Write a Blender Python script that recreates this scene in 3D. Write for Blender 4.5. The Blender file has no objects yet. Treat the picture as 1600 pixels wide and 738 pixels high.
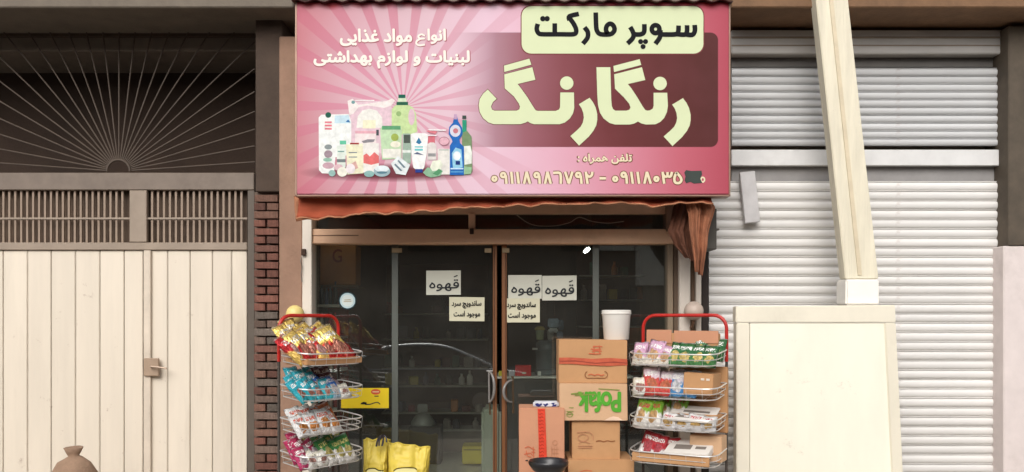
import bpy, bmesh, math, random, re, unicodedata
from mathutils import Vector, Matrix, noise
random.seed(7)
R = math.radians
S = bpy.context.scene
C = S.collection

# ------------------------------------------------------------------ camera
D = 7.0            # camera distance from the glass plane (y = 0)
EYE = 1.55
F = 1295.0         # focal length in photo pixels
HOR = 498.0        # eye level row of the photo
cam = bpy.data.cameras.new('camera')
co = bpy.data.objects.new('camera', cam)
C.objects.link(co)
co.location = (0, -D, EYE)
co.rotation_euler = (R(90), 0, 0)
cam.sensor_width = 36
cam.lens = F / 1600 * 36
cam.shift_y = (HOR - 369) / 1600
cam.clip_start = 0.05
cam.clip_end = 500
S.camera = co

# ------------------------------------------------------------------ world, sun, exposure
SUN_EL, SUN_AZ = 36, 192      # azimuth measured clockwise from +y; light comes from the street side
w = bpy.data.worlds.new('World')
S.world = w
w.use_nodes = True
wt = w.node_tree
bg = wt.nodes['Background']
sky = wt.nodes.new('ShaderNodeTexSky')
sky.sky_type = 'NISHITA'
sky.sun_disc = False
sky.sun_elevation = R(SUN_EL)
sky.sun_rotation = R(SUN_AZ)
sky.air_density = 1.0
sky.dust_density = 4.0
sky.ozone_density = 1.0
hs = wt.nodes.new('ShaderNodeHueSaturation')
hs.inputs['Saturation'].default_value = 0.25
wt.links.new(sky.outputs[0], hs.inputs['Color'])
wt.links.new(hs.outputs[0], bg.inputs[0])
bg.inputs[1].default_value = 0.15
sl = bpy.data.lights.new('sun', 'SUN')
sl.energy = 1.0
sl.angle = R(42)
sl.color = (1.0, 0.97, 0.94)
so = bpy.data.objects.new('sun', sl)
C.objects.link(so)
az, el = R(SUN_AZ), R(SUN_EL)
sd = Vector((math.sin(az) * math.cos(el), math.cos(az) * math.cos(el), math.sin(el)))
so.rotation_euler = sd.to_track_quat('Z', 'Y').to_euler()
S.view_settings.view_transform = 'Standard'
S.view_settings.look = 'None'
S.view_settings.gamma = 1
S.view_settings.exposure = 0.27


def X(px, y):
    return (px - 800) * (y + D) / F


def Z(py, y):
    return EYE + (HOR - py) * (y + D) / F


# ------------------------------------------------------------------ materials
def srgb(r, g, b):
    f = lambda c: (c / 12.92 if c <= .04045 else ((c + .055) / 1.055) ** 2.4)
    return (f(r / 255), f(g / 255), f(b / 255), 1)


MATS = {}


def nn(t, kind, **kw):
    n = t.nodes.new(kind)
    for k, v in kw.items():
        setattr(n, k, v)
    return n


def mathn(t, op, a, b=None, clamp=False):
    n = t.nodes.new('ShaderNodeMath')
    n.operation = op
    n.use_clamp = clamp
    for i, v in enumerate((a, b)):
        if v is None:
            continue
        if isinstance(v, (int, float)):
            n.inputs[i].default_value = v
        else:
            t.links.new(v, n.inputs[i])
    return n.outputs[0]


def mixc(t, fac, a, b):
    n = t.nodes.new('ShaderNodeMix')
    n.data_type = 'RGBA'
    for s, v in ((n.inputs[0], fac), (n.inputs[6], a), (n.inputs[7], b)):
        if isinstance(v, (int, float)):
            s.default_value = v
        elif isinstance(v, tuple):
            s.default_value = v if len(v) == 4 else (*v, 1)
        else:
            t.links.new(v, s)
    return n.outputs[2]


def M(name, col, rough=.6, metal=0, var=.12, scale=6, bump=0, bscale=40, dirt=0, stretch=(1, 1, 1), emit=None, spec=.5, rnd=0, rust=0):
    if 'print' in name or 'ink' in name.split('_'):
        spec = .12
    """plain material with tone variation, optional grime patches and fine relief"""
    if name in MATS:
        return MATS[name]
    m = bpy.data.materials.new(name)
    m.use_nodes = True
    t = m.node_tree
    b = t.nodes['Principled BSDF']
    col = tuple(col[:3])
    tc = nn(t, 'ShaderNodeTexCoord')
    mp = nn(t, 'ShaderNodeMapping')
    mp.inputs['Scale'].default_value = stretch
    t.links.new(tc.outputs['Object'], mp.inputs[0])
    n1 = nn(t, 'ShaderNodeTexNoise')
    n1.inputs['Scale'].default_value = scale
    n1.inputs['Detail'].default_value = 6
    n1.inputs['Roughness'].default_value = .6
    t.links.new(mp.outputs[0], n1.inputs[0])
    f = mathn(t, 'MULTIPLY_ADD', n1.outputs[0], 2.4)
    f.node.inputs[2].default_value = -.7
    f.node.use_clamp = True
    c = mixc(t, f, tuple(v * (1 - var) for v in col), tuple(min(1, v * (1 + var)) for v in col))
    if dirt:
        n2 = nn(t, 'ShaderNodeTexNoise')
        n2.inputs['Scale'].default_value = scale * .35
        n2.inputs['Detail'].default_value = 9
        n2.inputs['Roughness'].default_value = .72
        t.links.new(mp.outputs[0], n2.inputs[0])
        g = mathn(t, 'MULTIPLY_ADD', n2.outputs[0], 5)
        g.node.inputs[2].default_value = -2.7
        g.node.use_clamp = True
        g = mathn(t, 'MULTIPLY', g, dirt)
        c = mixc(t, g, c, tuple(v * .45 for v in (col[0], col[1] * .92, col[2] * .82)))
    if rust:
        n5 = nn(t, 'ShaderNodeTexNoise')
        n5.inputs['Scale'].default_value = 5.5
        n5.inputs['Detail'].default_value = 10
        n5.inputs['Roughness'].default_value = .78
        t.links.new(tc.outputs['Object'], n5.inputs[0])
        g = mathn(t, 'MULTIPLY_ADD', n5.outputs[0], 14)
        g.node.inputs[2].default_value = -8.5
        g.node.use_clamp = True
        c = mixc(t, mathn(t, 'MULTIPLY', g, rust), c, srgb(128, 84, 58))
    if rnd:
        oi = nn(t, 'ShaderNodeObjectInfo')
        k = mathn(t, 'MULTIPLY_ADD', oi.outputs['Random'], rnd)
        k.node.inputs[2].default_value = 1 - rnd
        vm = nn(t, 'ShaderNodeVectorMath')
        vm.operation = 'SCALE'
        t.links.new(c, vm.inputs[0])
        t.links.new(k, vm.inputs['Scale'])
        c = vm.outputs[0]
    t.links.new(c, b.inputs['Base Color'])
    b.inputs['Roughness'].default_value = rough
    b.inputs['Metallic'].default_value = metal
    b.inputs['Specular IOR Level'].default_value = spec
    if bump:
        n3 = nn(t, 'ShaderNodeTexNoise')
        n3.inputs['Scale'].default_value = bscale
        n3.inputs['Detail'].default_value = 5
        t.links.new(mp.outputs[0], n3.inputs[0])
        bp = nn(t, 'ShaderNodeBump')
        bp.inputs['Strength'].default_value = bump
        bp.inputs['Distance'].default_value = .01
        t.links.new(n3.outputs[0], bp.inputs['Height'])
        t.links.new(bp.outputs[0], b.inputs['Normal'])
    if emit:
        b.inputs['Emission Color'].default_value = (*emit[0], 1)
        b.inputs['Emission Strength'].default_value = emit[1]
    MATS[name] = m
    return m


def glass_mat():
    m = bpy.data.materials.new('shop_glass')
    m.use_nodes = True
    t = m.node_tree
    t.nodes.clear()
    out = nn(t, 'ShaderNodeOutputMaterial')
    tr = nn(t, 'ShaderNodeBsdfTransparent')
    tr.inputs[0].default_value = (.86, .9, .87, 1)
    gl = nn(t, 'ShaderNodeBsdfGlossy')
    gl.inputs['Roughness'].default_value = .01
    lw = nn(t, 'ShaderNodeLayerWeight')
    p = mathn(t, 'POWER', lw.outputs['Facing'], 5)
    p = mathn(t, 'MULTIPLY_ADD', p, .9)
    p.node.inputs[2].default_value = .085
    mx = nn(t, 'ShaderNodeMixShader')
    t.links.new(p, mx.inputs[0])
    t.links.new(tr.outputs[0], mx.inputs[1])
    t.links.new(gl.outputs[0], mx.inputs[2])
    # thin dust film, strengthened to put a grey haze over the pane
    df = nn(t, 'ShaderNodeBsdfDiffuse')
    df.inputs[0].default_value = (.35, .32, .28, 1)
    tc = nn(t, 'ShaderNodeTexCoord')
    n = nn(t, 'ShaderNodeTexNoise')
    n.inputs['Scale'].default_value = 2.2
    n.inputs['Detail'].default_value = 8
    t.links.new(tc.outputs['Object'], n.inputs[0])
    q = mathn(t, 'MULTIPLY_ADD', n.outputs[0], .085)
    q.node.inputs[2].default_value = -.01
    q.node.use_clamp = True
    m2 = nn(t, 'ShaderNodeMixShader')
    t.links.new(q, m2.inputs[0])
    t.links.new(mx.outputs[0], m2.inputs[1])
    t.links.new(df.outputs[0], m2.inputs[2])
    t.links.new(m2.outputs[0], out.inputs[0])
    return m


GLASS = glass_mat()


def packet_mat(name, top, bottom, blob, title=(.9, .88, .84), split=.45, metal=0., rough=.28):
    m = bpy.data.materials.new('packet_' + name)
    m.use_nodes = True
    t = m.node_tree
    b = t.nodes['Principled BSDF']
    tc = nn(t, 'ShaderNodeTexCoord')
    sp = nn(t, 'ShaderNodeSeparateXYZ')
    t.links.new(tc.outputs['Generated'], sp.inputs[0])
    x, z = sp.outputs[0], sp.outputs[2]
    n = nn(t, 'ShaderNodeTexNoise')
    n.inputs['Scale'].default_value = 3.5
    n.inputs['Detail'].default_value = 3
    oi = nn(t, 'ShaderNodeObjectInfo')
    ad = nn(t, 'ShaderNodeVectorMath')
    ad.operation = 'ADD'
    t.links.new(tc.outputs['Generated'], ad.inputs[0])
    t.links.new(ad.outputs[0], n.inputs[0])
    cx = nn(t, 'ShaderNodeCombineXYZ')
    rr = mathn(t, 'MULTIPLY', oi.outputs['Random'], 40)
    t.links.new(rr, cx.inputs[0])
    t.links.new(cx.outputs[0], ad.inputs[1])
    nz = mathn(t, 'SUBTRACT', n.outputs[0], .5)
    # slanted wavy split between the two main colours
    e = mathn(t, 'ADD', mathn(t, 'ADD', z, mathn(t, 'MULTIPLY', x, .18)), mathn(t, 'MULTIPLY', nz, .35))
    f = mathn(t, 'MULTIPLY', mathn(t, 'SUBTRACT', e, split + .09), 18, True)
    f.node.use_clamp = True
    c = mixc(t, f, bottom, top)
    # picture of the food
    dx = mathn(t, 'MULTIPLY', mathn(t, 'SUBTRACT', x, .5), 2.5)
    dz = mathn(t, 'MULTIPLY', mathn(t, 'SUBTRACT', z, .4), 3.6)
    r2 = mathn(t, 'ADD', mathn(t, 'MULTIPLY', dx, dx), mathn(t, 'MULTIPLY', dz, dz))
    r2 = mathn(t, 'ADD', r2, mathn(t, 'MULTIPLY', nz, 1.8))
    g = mathn(t, 'MULTIPLY', mathn(t, 'SUBTRACT', .55, r2), 9)
    g.node.use_clamp = True
    n4 = nn(t, 'ShaderNodeTexVoronoi')
    n4.inputs['Scale'].default_value = 7
    t.links.new(ad.outputs[0], n4.inputs[0])
    bc = mixc(t, n4.outputs['Distance'], blob, tuple(v * .4 for v in blob))
    c = mixc(t, g, c, bc)
    # lettering band
    z1 = mathn(t, 'LESS_THAN', mathn(t, 'ABSOLUTE', mathn(t, 'SUBTRACT', z, .74)), .075)
    x1 = mathn(t, 'LESS_THAN', mathn(t, 'ABSOLUTE', mathn(t, 'SUBTRACT', x, .5)), .33)
    wv = nn(t, 'ShaderNodeTexNoise')
    wv.inputs['Scale'].default_value = 16
    wv.inputs['Detail'].default_value = 1
    t.links.new(ad.outputs[0], wv.inputs[0])
    w1 = mathn(t, 'GREATER_THAN', wv.outputs[0], .47)
    tt = mathn(t, 'MULTIPLY', mathn(t, 'MULTIPLY', z1, x1), w1)
    c = mixc(t, tt, c, title)
    # crimped seams
    sm = mathn(t, 'GREATER_THAN', mathn(t, 'ABSOLUTE', mathn(t, 'SUBTRACT', z, .5)), .455)
    c = mixc(t, mathn(t, 'MULTIPLY', sm, .5), c, (.75, .74, .72))
    t.links.new(c, b.inputs['Base Color'])
    b.inputs['Metallic'].default_value = metal
    b.inputs['Roughness'].default_value = rough
    n3 = nn(t, 'ShaderNodeTexNoise')
    n3.inputs['Scale'].default_value = 9
    n3.inputs['Detail'].default_value = 4
    t.links.new(ad.outputs[0], n3.inputs[0])
    bp = nn(t, 'ShaderNodeBump')
    bp.inputs['Strength'].default_value = .9
    bp.inputs['Distance'].default_value = .02
    t.links.new(n3.outputs[0], bp.inputs['Height'])
    t.links.new(bp.outputs[0], b.inputs['Normal'])
    return m


# ------------------------------------------------------------------ object helpers
def wloc(o):
    v = Vector((0, 0, 0))
    while o:
        v += o.location
        o = o.parent
    return v


def part(name, bm, mat, parent=None, smooth=False, label=None, kind=None):
    """bm holds world coordinates; the mesh is stored relative to its parent"""
    me = bpy.data.meshes.new(name)
    if parent is not None:
        bmesh.ops.translate(bm, verts=bm.verts, vec=-wloc(parent))
    bm.normal_update()
    bm.to_mesh(me)
    bm.free()
    for mm in (mat if isinstance(mat, (list, tuple)) else [mat]):
        me.materials.append(mm)
    if smooth:
        for p in me.polygons:
            p.use_smooth = True
        if smooth != 'all':
            try:
                me.set_sharp_from_angle(angle=R(40))
            except Exception:
                pass
    o = bpy.data.objects.new(name, me)
    C.objects.link(o)
    o.parent = parent
    if label:
        o['label'] = label
    if kind:
        o['kind'] = kind
    return o


def tag(o, label, cat, group=None):
    o['label'] = label
    o['category'] = cat
    if group:
        o['group'] = group
    return o


def thing(name, label, cat, loc=(0, 0, 0), group=None):
    o = bpy.data.objects.new(name, None)
    o.empty_display_size = .1
    C.objects.link(o)
    o.location = loc
    return tag(o, label, cat, group)


def inst(name, src, parent=None, loc=(0, 0, 0), rot=(0, 0, 0)):
    """another object on the same mesh data"""
    o = bpy.data.objects.new(name, src.data)
    C.objects.link(o)
    o.parent = parent
    o.location = loc
    o.rotation_euler = rot
    return o


def new():
    return bmesh.new()


def box(bm, x0, x1, y0, y1, z0, z1, bev=0, seg=1):
    r = bmesh.ops.create_cube(bm, size=1)
    vs = r['verts']
    for v in vs:
        v.co.x = x0 + (v.co.x + .5) * (x1 - x0)
        v.co.y = y0 + (v.co.y + .5) * (y1 - y0)
        v.co.z = z0 + (v.co.z + .5) * (z1 - z0)
    if bev:
        es = list({e for v in vs for e in v.link_edges})
        bmesh.ops.bevel(bm, geom=es, offset=bev, segments=seg, affect='EDGES', clamp_overlap=True)
    return vs


def pbox(bm, px0, px1, py0, py1, y0, y1, bev=0.003, seg=1):
    """box whose front face (plane y0) spans the given photo pixels"""
    return box(bm, X(px0, y0), X(px1, y0), y0, y1, Z(py1, y0), Z(py0, y0), bev, seg)


def tube(bm, pts, r, n=8, closed=False, cap=True):
    pts = [Vector(p) for p in pts]
    k = len(pts)
    rings = []
    up = None
    for i, p in enumerate(pts):
        if closed:
            d = (pts[(i + 1) % k] - pts[i - 1]).normalized()
        else:
            d = (pts[min(i + 1, k - 1)] - pts[max(i - 1, 0)]).normalized()
        if up is None:
            up = Vector((0, 0, 1)) if abs(d.z) < .9 else Vector((1, 0, 0))
        a = (up - d * up.dot(d))
        if a.length < 1e-4:
            a = Vector((1, 0, 0)).cross(d)
        a.normalize()
        up = a
        b = d.cross(a)
        rr = r[i] if isinstance(r, (list, tuple)) else r
        rings.append([bm.verts.new(p + (a * math.cos(2 * math.pi * j / n) + b * math.sin(2 * math.pi * j / n)) * rr) for j in range(n)])
    m = k if closed else k - 1
    for i in range(m):
        A, B = rings[i], rings[(i + 1) % k]
        for j in range(n):
            bm.faces.new((A[j], A[(j + 1) % n], B[(j + 1) % n], B[j]))
    if cap and not closed:
        bm.faces.new(rings[0][::-1])
        bm.faces.new(rings[-1])


def lathe(bm, prof, cx, cy, cz=0, n=28, sx=1, sy=1):
    rings = []
    for r, z in prof:
        if r < 1e-5:
            rings.append([bm.verts.new((cx, cy, cz + z))])
        else:
            rings.append([bm.verts.new((cx + sx * r * math.cos(2 * math.pi * j / n), cy + sy * r * math.sin(2 * math.pi * j / n), cz + z)) for j in range(n)])
    for A, B in zip(rings, rings[1:]):
        if len(A) == 1 and len(B) == 1:
            continue
        for j in range(n):
            k = (j + 1) % n
            if len(A) == 1:
                bm.faces.new((A[0], B[k], B[j]))
            elif len(B) == 1:
                bm.faces.new((A[j], A[k], B[0]))
            else:
                bm.faces.new((A[j], A[k], B[k], B[j]))


def sheet(bm, fn, nu, nv, thick=None):
    """grid surface fn(u,v) -> point; with thickness when given a vector"""
    g = [[bm.verts.new(fn(i / nu, j / nv)) for j in range(nv + 1)] for i in range(nu + 1)]
    fs = []
    for i in range(nu):
        for j in range(nv):
            fs.append(bm.faces.new((g[i][j], g[i + 1][j], g[i + 1][j + 1], g[i][j + 1])))
    if thick:
        r = bmesh.ops.extrude_face_region(bm, geom=fs)
        vs = [v for v in r['geom'] if isinstance(v, bmesh.types.BMVert)]
        bmesh.ops.translate(bm, verts=vs, vec=thick)
    bmesh.ops.recalc_face_normals(bm, faces=bm.faces)


def catmull(pts, sub=6, closed=False):
    P = [Vector(p) for p in pts]
    n = len(P)
    out = []
    for i in range(n if closed else n - 1):
        p0 = P[i - 1] if (i > 0 or closed) else P[0]
        p1, p2 = P[i], P[(i + 1) % n]
        p3 = P[(i + 2) % n] if (closed or i + 2 < n) else P[-1]
        for s in range(sub):
            t = s / sub
            out.append(.5 * ((2 * p1) + (p2 - p0) * t + (2 * p0 - 5 * p1 + 4 * p2 - p3) * t * t + (3 * p1 - p0 - 3 * p2 + p3) * t ** 3))
    if not closed:
        out.append(P[-1])
    return out


# ------------------------------------------------------------------ flat print in photo pixels on a plane y
LAYER = .0006


def pp(px, py, y):
    return Vector((X(px, y), y, Z(py, y)))


def flat_poly(bm, pts, y, ref=None):
    """filled polygon at plane y, mapped with the print plane ref so that prints stay registered"""
    ref = y if ref is None else ref
    vs = [bm.verts.new((X(a, ref), y, Z(b, ref))) for a, b in pts]
    es = [bm.edges.new((vs[i], vs[(i + 1) % len(vs)])) for i in range(len(vs))]
    bmesh.ops.triangle_fill(bm, use_beauty=True, use_dissolve=False, edges=es)


def ell(cx, cy, rx, ry, n=24, a0=0, a1=360):
    return [(cx + rx * math.cos(R(a0 + (a1 - a0) * i / n)), cy + ry * math.sin(R(a0 + (a1 - a0) * i / n))) for i in range(n + (a1 - a0 < 360))]


def rrect(x0, x1, y0, y1, r, n=6):
    o = []
    for cx, cy, a in ((x1 - r, y0 + r, -90), (x1 - r, y1 - r, 0), (x0 + r, y1 - r, 90), (x0 + r, y0 + r, 180)):
        o += [(cx + r * math.cos(R(a + 90 * i / n)), cy + r * math.sin(R(a + 90 * i / n))) for i in range(n + 1)]
    return o


def stroke(bm, pts, w, y, ref, smooth=True, closed=False):
    P = [Vector((a, b)) for a, b in pts]
    if smooth and len(P) > 2:
        P = [v.to_2d() for v in catmull([(p.x, p.y, 0) for p in P], 5, closed)]
    n = len(P)
    L, Rr = [], []
    for i in range(n):
        if closed:
            d = (P[(i + 1) % n] - P[i - 1]).normalized()
        else:
            d = (P[min(i + 1, n - 1)] - P[max(i - 1, 0)]).normalized()
        q = Vector((-d.y, d.x)) * w / 2
        L.append(P[i] + q)
        Rr.append(P[i] - q)
    A = [bm.verts.new((X(v.x, ref), y, Z(v.y, ref))) for v in L]
    B = [bm.verts.new((X(v.x, ref), y, Z(v.y, ref))) for v in Rr]
    for i in range(n if closed else n - 1):
        k = (i + 1) % n
        bm.faces.new((A[i], A[k], B[k], B[i]))


def face_front(bm):
    bm.normal_update()
    for f in bm.faces:
        if f.normal.y > 0:
            f.normal_flip()


def bm_poly(polys, y, ref=None, step=.00012):
    bm = new()
    for i, p in enumerate(polys):
        flat_poly(bm, p, y - i * step, y if ref is None else ref)
    face_front(bm)
    return bm


def bm_stroke(strokes, w, y, ref=None, smooth=True, step=.00012):
    bm = new()
    ref = y if ref is None else ref
    for i, s in enumerate(strokes):
        if isinstance(s, tuple) and s[0] == 'dot':
            flat_poly(bm, ell(s[1], s[2], s[3], s[3], 12), y - i * step, ref)
        elif isinstance(s, tuple) and s[0] == 'ring':
            stroke(bm, ell(s[1], s[2], s[3], s[4], 20), w, y - i * step, ref, False, True)
        else:
            stroke(bm, s, w, y - i * step, ref, smooth)
    face_front(bm)
    return bm


# writing: Persian words are set in their joined letter forms
FORMS = {}
for cp in list(range(0xFB50, 0xFC00)) + list(range(0xFE80, 0xFEFD)):
    d_ = unicodedata.decomposition(chr(cp)).split()
    if len(d_) == 2:
        FORMS.setdefault(chr(int(d_[1], 16)), {})[d_[0][1:-1]] = chr(cp)


def shape(s):
    if not any(c in FORMS for c in s):
        return s
    out = []
    dual = lambda c: c in FORMS and 'initial' in FORMS[c]
    for i, c in enumerate(s):
        if c not in FORMS:
            out.append(c)
            continue
        pj = i > 0 and dual(s[i - 1])
        nj = dual(c) and i < len(s) - 1 and s[i + 1] in FORMS
        f = 'medial' if pj and nj else 'final' if pj else 'initial' if nj else 'isolated'
        out.append(FORMS[c].get(f, c))
    return ''.join(reversed(out))


def bm_text(s, px0, px1, py0, py1, y, offset=0., ref=None, rot180=False, spacing=1.0, center=None):
    """the words s filled into the given photo-pixel box on plane y"""
    ref = y if ref is None else ref
    c = bpy.data.curves.new('words', 'FONT')
    c.body = shape(s)
    c.offset = -.003
    c.resolution_u = 12
    c.space_character = spacing
    o = bpy.data.objects.new('words', c)
    C.objects.link(o)
    bpy.context.view_layer.update()
    me = bpy.data.meshes.new_from_object(o.evaluated_get(bpy.context.evaluated_depsgraph_get()))
    bpy.data.objects.remove(o)
    bm = new()
    bm.from_mesh(me)
    if not bm.verts:
        return bm
    bmesh.ops.remove_doubles(bm, verts=bm.verts, dist=1e-5)
    seen = set()
    isl = {}
    k = 0
    for v in bm.verts:
        if v in seen:
            continue
        st = [v]
        seen.add(v)
        while st:
            u = st.pop()
            isl[u] = k
            for e in u.link_edges:
                q = e.other_vert(u)
                if q not in seen:
                    seen.add(q)
                    st.append(q)
        k += 1
    xs = [v.co.x for v in bm.verts]
    ys = [v.co.y for v in bm.verts]
    a0, a1, b0, b1 = min(xs), max(xs), min(ys), max(ys)
    X0, X1 = X(px0, ref), X(px1, ref)
    Z0, Z1 = Z(py1, ref), Z(py0, ref)
    for v in bm.verts:
        u = (v.co.x - a0) / (a1 - a0)
        t = (v.co.y - b0) / (b1 - b0)
        if rot180:
            u, t = 1 - u, 1 - t
        v.co = Vector((X0 + u * (X1 - X0), y - (isl[v] % 9) * .00008, Z0 + t * (Z1 - Z0)))
    if offset:      # bolder print: the words laid over themselves a hair to each side
        k = offset * 30
        rr = k / 100 * (Z1 - Z0) * 1.6
        base = list(bm.verts) + list(bm.edges) + list(bm.faces)
        for j in range(8):
            g = bmesh.ops.duplicate(bm, geom=base)['geom']
            a = math.pi * 2 * j / 8
            bmesh.ops.translate(bm, verts=[e for e in g if isinstance(e, bmesh.types.BMVert)], vec=(rr * math.cos(a), -.00001 * (j + 1) , rr * math.sin(a)))
    face_front(bm)
    return bm


# ------------------------------------------------------------------ common materials
beige = M('beige_paint', srgb(222, 180, 146), .55, var=.1, scale=3, dirt=.45, bump=.15, bscale=60)
tan_dark = M('aged_brown_paint', srgb(120, 88, 66), .6, var=.2, scale=8, dirt=.5)
white_paint = M('white_paint', srgb(222, 212, 198), .5, var=.06, scale=4, dirt=.35, stretch=(1, 1, .4))
cream_metal = M('cream_sheet_metal', srgb(224, 212, 194), .5, var=.06, scale=2.2, dirt=.38, stretch=(2.4, 1, .3), bump=.2, bscale=3, rnd=.07, rust=.45)
plaster = M('peach_plaster', srgb(178, 138, 112), .9, var=.14, scale=4, dirt=.6, bump=.5, bscale=35)
plaster_grey = M('dusty_grey_plaster', srgb(140, 126, 112), .9, var=.14, scale=4, dirt=.55, bump=.5, bscale=35)
dark_brown = M('dark_brown_wood', srgb(74, 58, 46), .8, var=.25, scale=5, dirt=.5, bump=.3)
concrete = M('concrete', srgb(150, 143, 134), .9, var=.15, scale=2, dirt=.6, bump=.5)
asphalt = M('asphalt', (.055, .054, .052), .95, var=.3, scale=9, bump=.7, bscale=120)
black_pl = M('black_plastic', (.022, .021, .022), .35, var=.2)
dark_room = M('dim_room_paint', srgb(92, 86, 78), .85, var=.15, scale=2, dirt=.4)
red_enamel = M('red_enamel', srgb(178, 36, 28), .35, var=.12, scale=10)
wire_m = M('zinc_wire', (.72, .70, .67), .32, metal=.55, var=.1)
paper_m = M('white_paper', srgb(200, 200, 186), .85, var=.03, scale=4, bump=.15, bscale=12)
paper_y = M('ivory_paper', srgb(204, 200, 174), .85, var=.03, scale=4, bump=.15, bscale=12)
ink = M('black_ink', (.012, .012, .014), .8, var=.1)
ink_grey = M('grey_ink', srgb(56, 58, 60), .8, var=.1)
card_a = M('brown_cardboard', srgb(190, 144, 100), .85, var=.09, scale=3, dirt=.28, bump=.12, bscale=70)
card_b = M('pale_cardboard', srgb(204, 166, 130), .85, var=.08, scale=3, dirt=.2, bump=.12, bscale=70)
card_c = M('pinkish_cardboard', srgb(198, 142, 110), .85, var=.08, scale=3, dirt=.22, bump=.12, bscale=70)
card_in = M('cardboard_edge', srgb(120, 84, 54), .9)

# ------------------------------------------------------------------ setting: ground, street, pavement
def struct(name, bm, mat, smooth=False):
    return part(name, bm, mat, None, smooth, kind='structure')


bm = new(); box(bm, -150, 150, -150, 60, -.5, -.3); struct('street', bm, asphalt)
bm = new(); box(bm, -60, 60, -3.6, 9, -.29, -.03, .01)
struct('pavement_base', bm, concrete)
bm = new(); box(bm, -40, 40, -3.75, -3.61, -.297, -.01, .012); struct('kerb', bm, concrete)
# paving slabs of the pavement near the shop front
slab_mat = M('paving_slab', srgb(158, 148, 136), .85, var=.14, scale=3, dirt=.5, bump=.4, rnd=.2)
pv = bpy.data.objects.new('pavement', None); C.objects.link(pv); pv['kind'] = 'structure'
bm = new(); box(bm, 0, .595, 0, .595, -.028, 0, .004)
slab0 = part('paving_slab', bm, slab_mat, pv)
slab0.location = (-4.8, -3.58, 0)
for i in range(16):
    for j in range(6):
        if i or j:
            inst('paving_slab', slab0, pv, (-4.8 + i * .6, -3.58 + j * .6, random.uniform(-.002, .001)))

# ------------------------------------------------------------------ shop building with its room
XL, XR = X(486, 0), X(1053, 0)
room = []
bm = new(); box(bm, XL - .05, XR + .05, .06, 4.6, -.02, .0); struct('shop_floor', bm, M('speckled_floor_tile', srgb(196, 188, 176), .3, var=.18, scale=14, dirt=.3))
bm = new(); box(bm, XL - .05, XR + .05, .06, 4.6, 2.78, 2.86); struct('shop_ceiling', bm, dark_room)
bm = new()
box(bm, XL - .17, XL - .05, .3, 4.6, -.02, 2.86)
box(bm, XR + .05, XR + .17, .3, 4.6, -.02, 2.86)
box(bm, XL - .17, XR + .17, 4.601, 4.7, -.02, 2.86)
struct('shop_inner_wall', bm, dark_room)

shop = thing('shop_building', 'small supermarket shop front with beige frame and glass doors under the pink sign', 'shop', (0, 0, 0))
bm = new(); box(bm, X(436, -.1), X(472, -.1), -.1, .32, -.03, 3.9, .008); part('wall', bm, M('tan_pier_plaster', srgb(152, 120, 100), .9, var=.16, scale=4, dirt=.6, bump=.5, bscale=35), shop, label='narrow tan plaster pier left of the white post')
bm = new(); pbox(bm, 472, 487, 338, 790, -.13, .05, .006); part('post', bm, white_paint, shop, label='white painted post at left of the glass')
# upper wall behind the sign
bm = new(); box(bm, X(472, -.05), X(1108, -.05), .0, .3, 2.65, 3.9, .005); part('wall', bm, plaster, shop)
bm = new(); pbox(bm, 486, 1055, 317, 334, -.06, .04, .004); part('lintel', bm, beige, shop)
bm = new(); pbox(bm, 486, 1058, 358, 381, -.1, .05, .006); part('transom_beam', bm, beige, shop)
bm = new(); pbox(bm, 488, 560, 367.4, 368.6, -.104, -.09, .0); part('beam_seam', bm, tan_dark, shop)
bm = new(); pbox(bm, 732, 742, 333.5, 357.5, -.08, .03, .003); part('mullion', bm, beige, shop)
bm = new(); pbox(bm, 734, 740, 357, 366, -.115, -.1, .002); part('mullion_clip', bm, M('rusty_iron', srgb(62, 40, 28), .8), shop)
bm = new(); pbox(bm, 1041, 1052, 318, 362, -.115, .05, .004); part('mullion', bm, tan_dark, shop)
# transom glass
bm = new(); pbox(bm, 488, 731.5, 334.5, 357.5, .0, .008, 0); part('transom_pane', bm, GLASS, shop)
bm = new(); pbox(bm, 742.5, 1041, 334.5, 357.5, .0, .008, 0); part('transom_pane', bm, GLASS, shop)
# right hand frame: brown-grey jamb, white column, thin bar
bm = new(); pbox(bm, 1043, 1052, 381.5, 790, -.08, .05, .005); part('door_jamb', bm, M('grey_brown_jamb', srgb(128, 112, 92), .6, var=.12, dirt=.4, stretch=(1, 1, .2)), shop)
bm = new(); pbox(bm, 1052.5, 1061, 381.5, 790, -.06, .05, .004); part('door_jamb', bm, M('dark_jamb', srgb(92, 74, 58), .7, var=.15, dirt=.4), shop)
bm = new(); pbox(bm, 1061.5, 1079, 381.5, 790, -.12, .1, .008); part('column', bm, M('column_paint', srgb(206, 196, 184), .6, var=.08, dirt=.4, stretch=(1, 1, .2)), shop, label='white painted column right of the glass')
bm = new(); pbox(bm, 1079.5, 1087, 381.5, 790, -.05, .1, .004); part('wall', bm, M('joint_brown', srgb(110, 88, 70), .8, dirt=.4), shop)
bm = new(); pbox(bm, 1087.5, 1096, 400, 790, -.1, .1, .006); part('column', bm, M('column_paint', (0, 0, 0)), shop)
bm = new(); pbox(bm, 1096.5, 1107, 318, 790, -.04, .3, .004); part('wall', bm, M('soot_black_wall', srgb(46, 38, 34), .85, dirt=.3), shop)
bm = new(); box(bm, XL, XR, -.12, .06, -.025, .012, .004); part('threshold', bm, concrete, shop)

# fixed panes, joints, two doors
def pane(px0, px1, parent, name='pane', y=0.0, py0=381.5, py1=784):
    bm = new(); pbox(bm, px0, px1, py0, py1, y, y + .01, .0)
    return part(name, bm, GLASS, parent)


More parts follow.
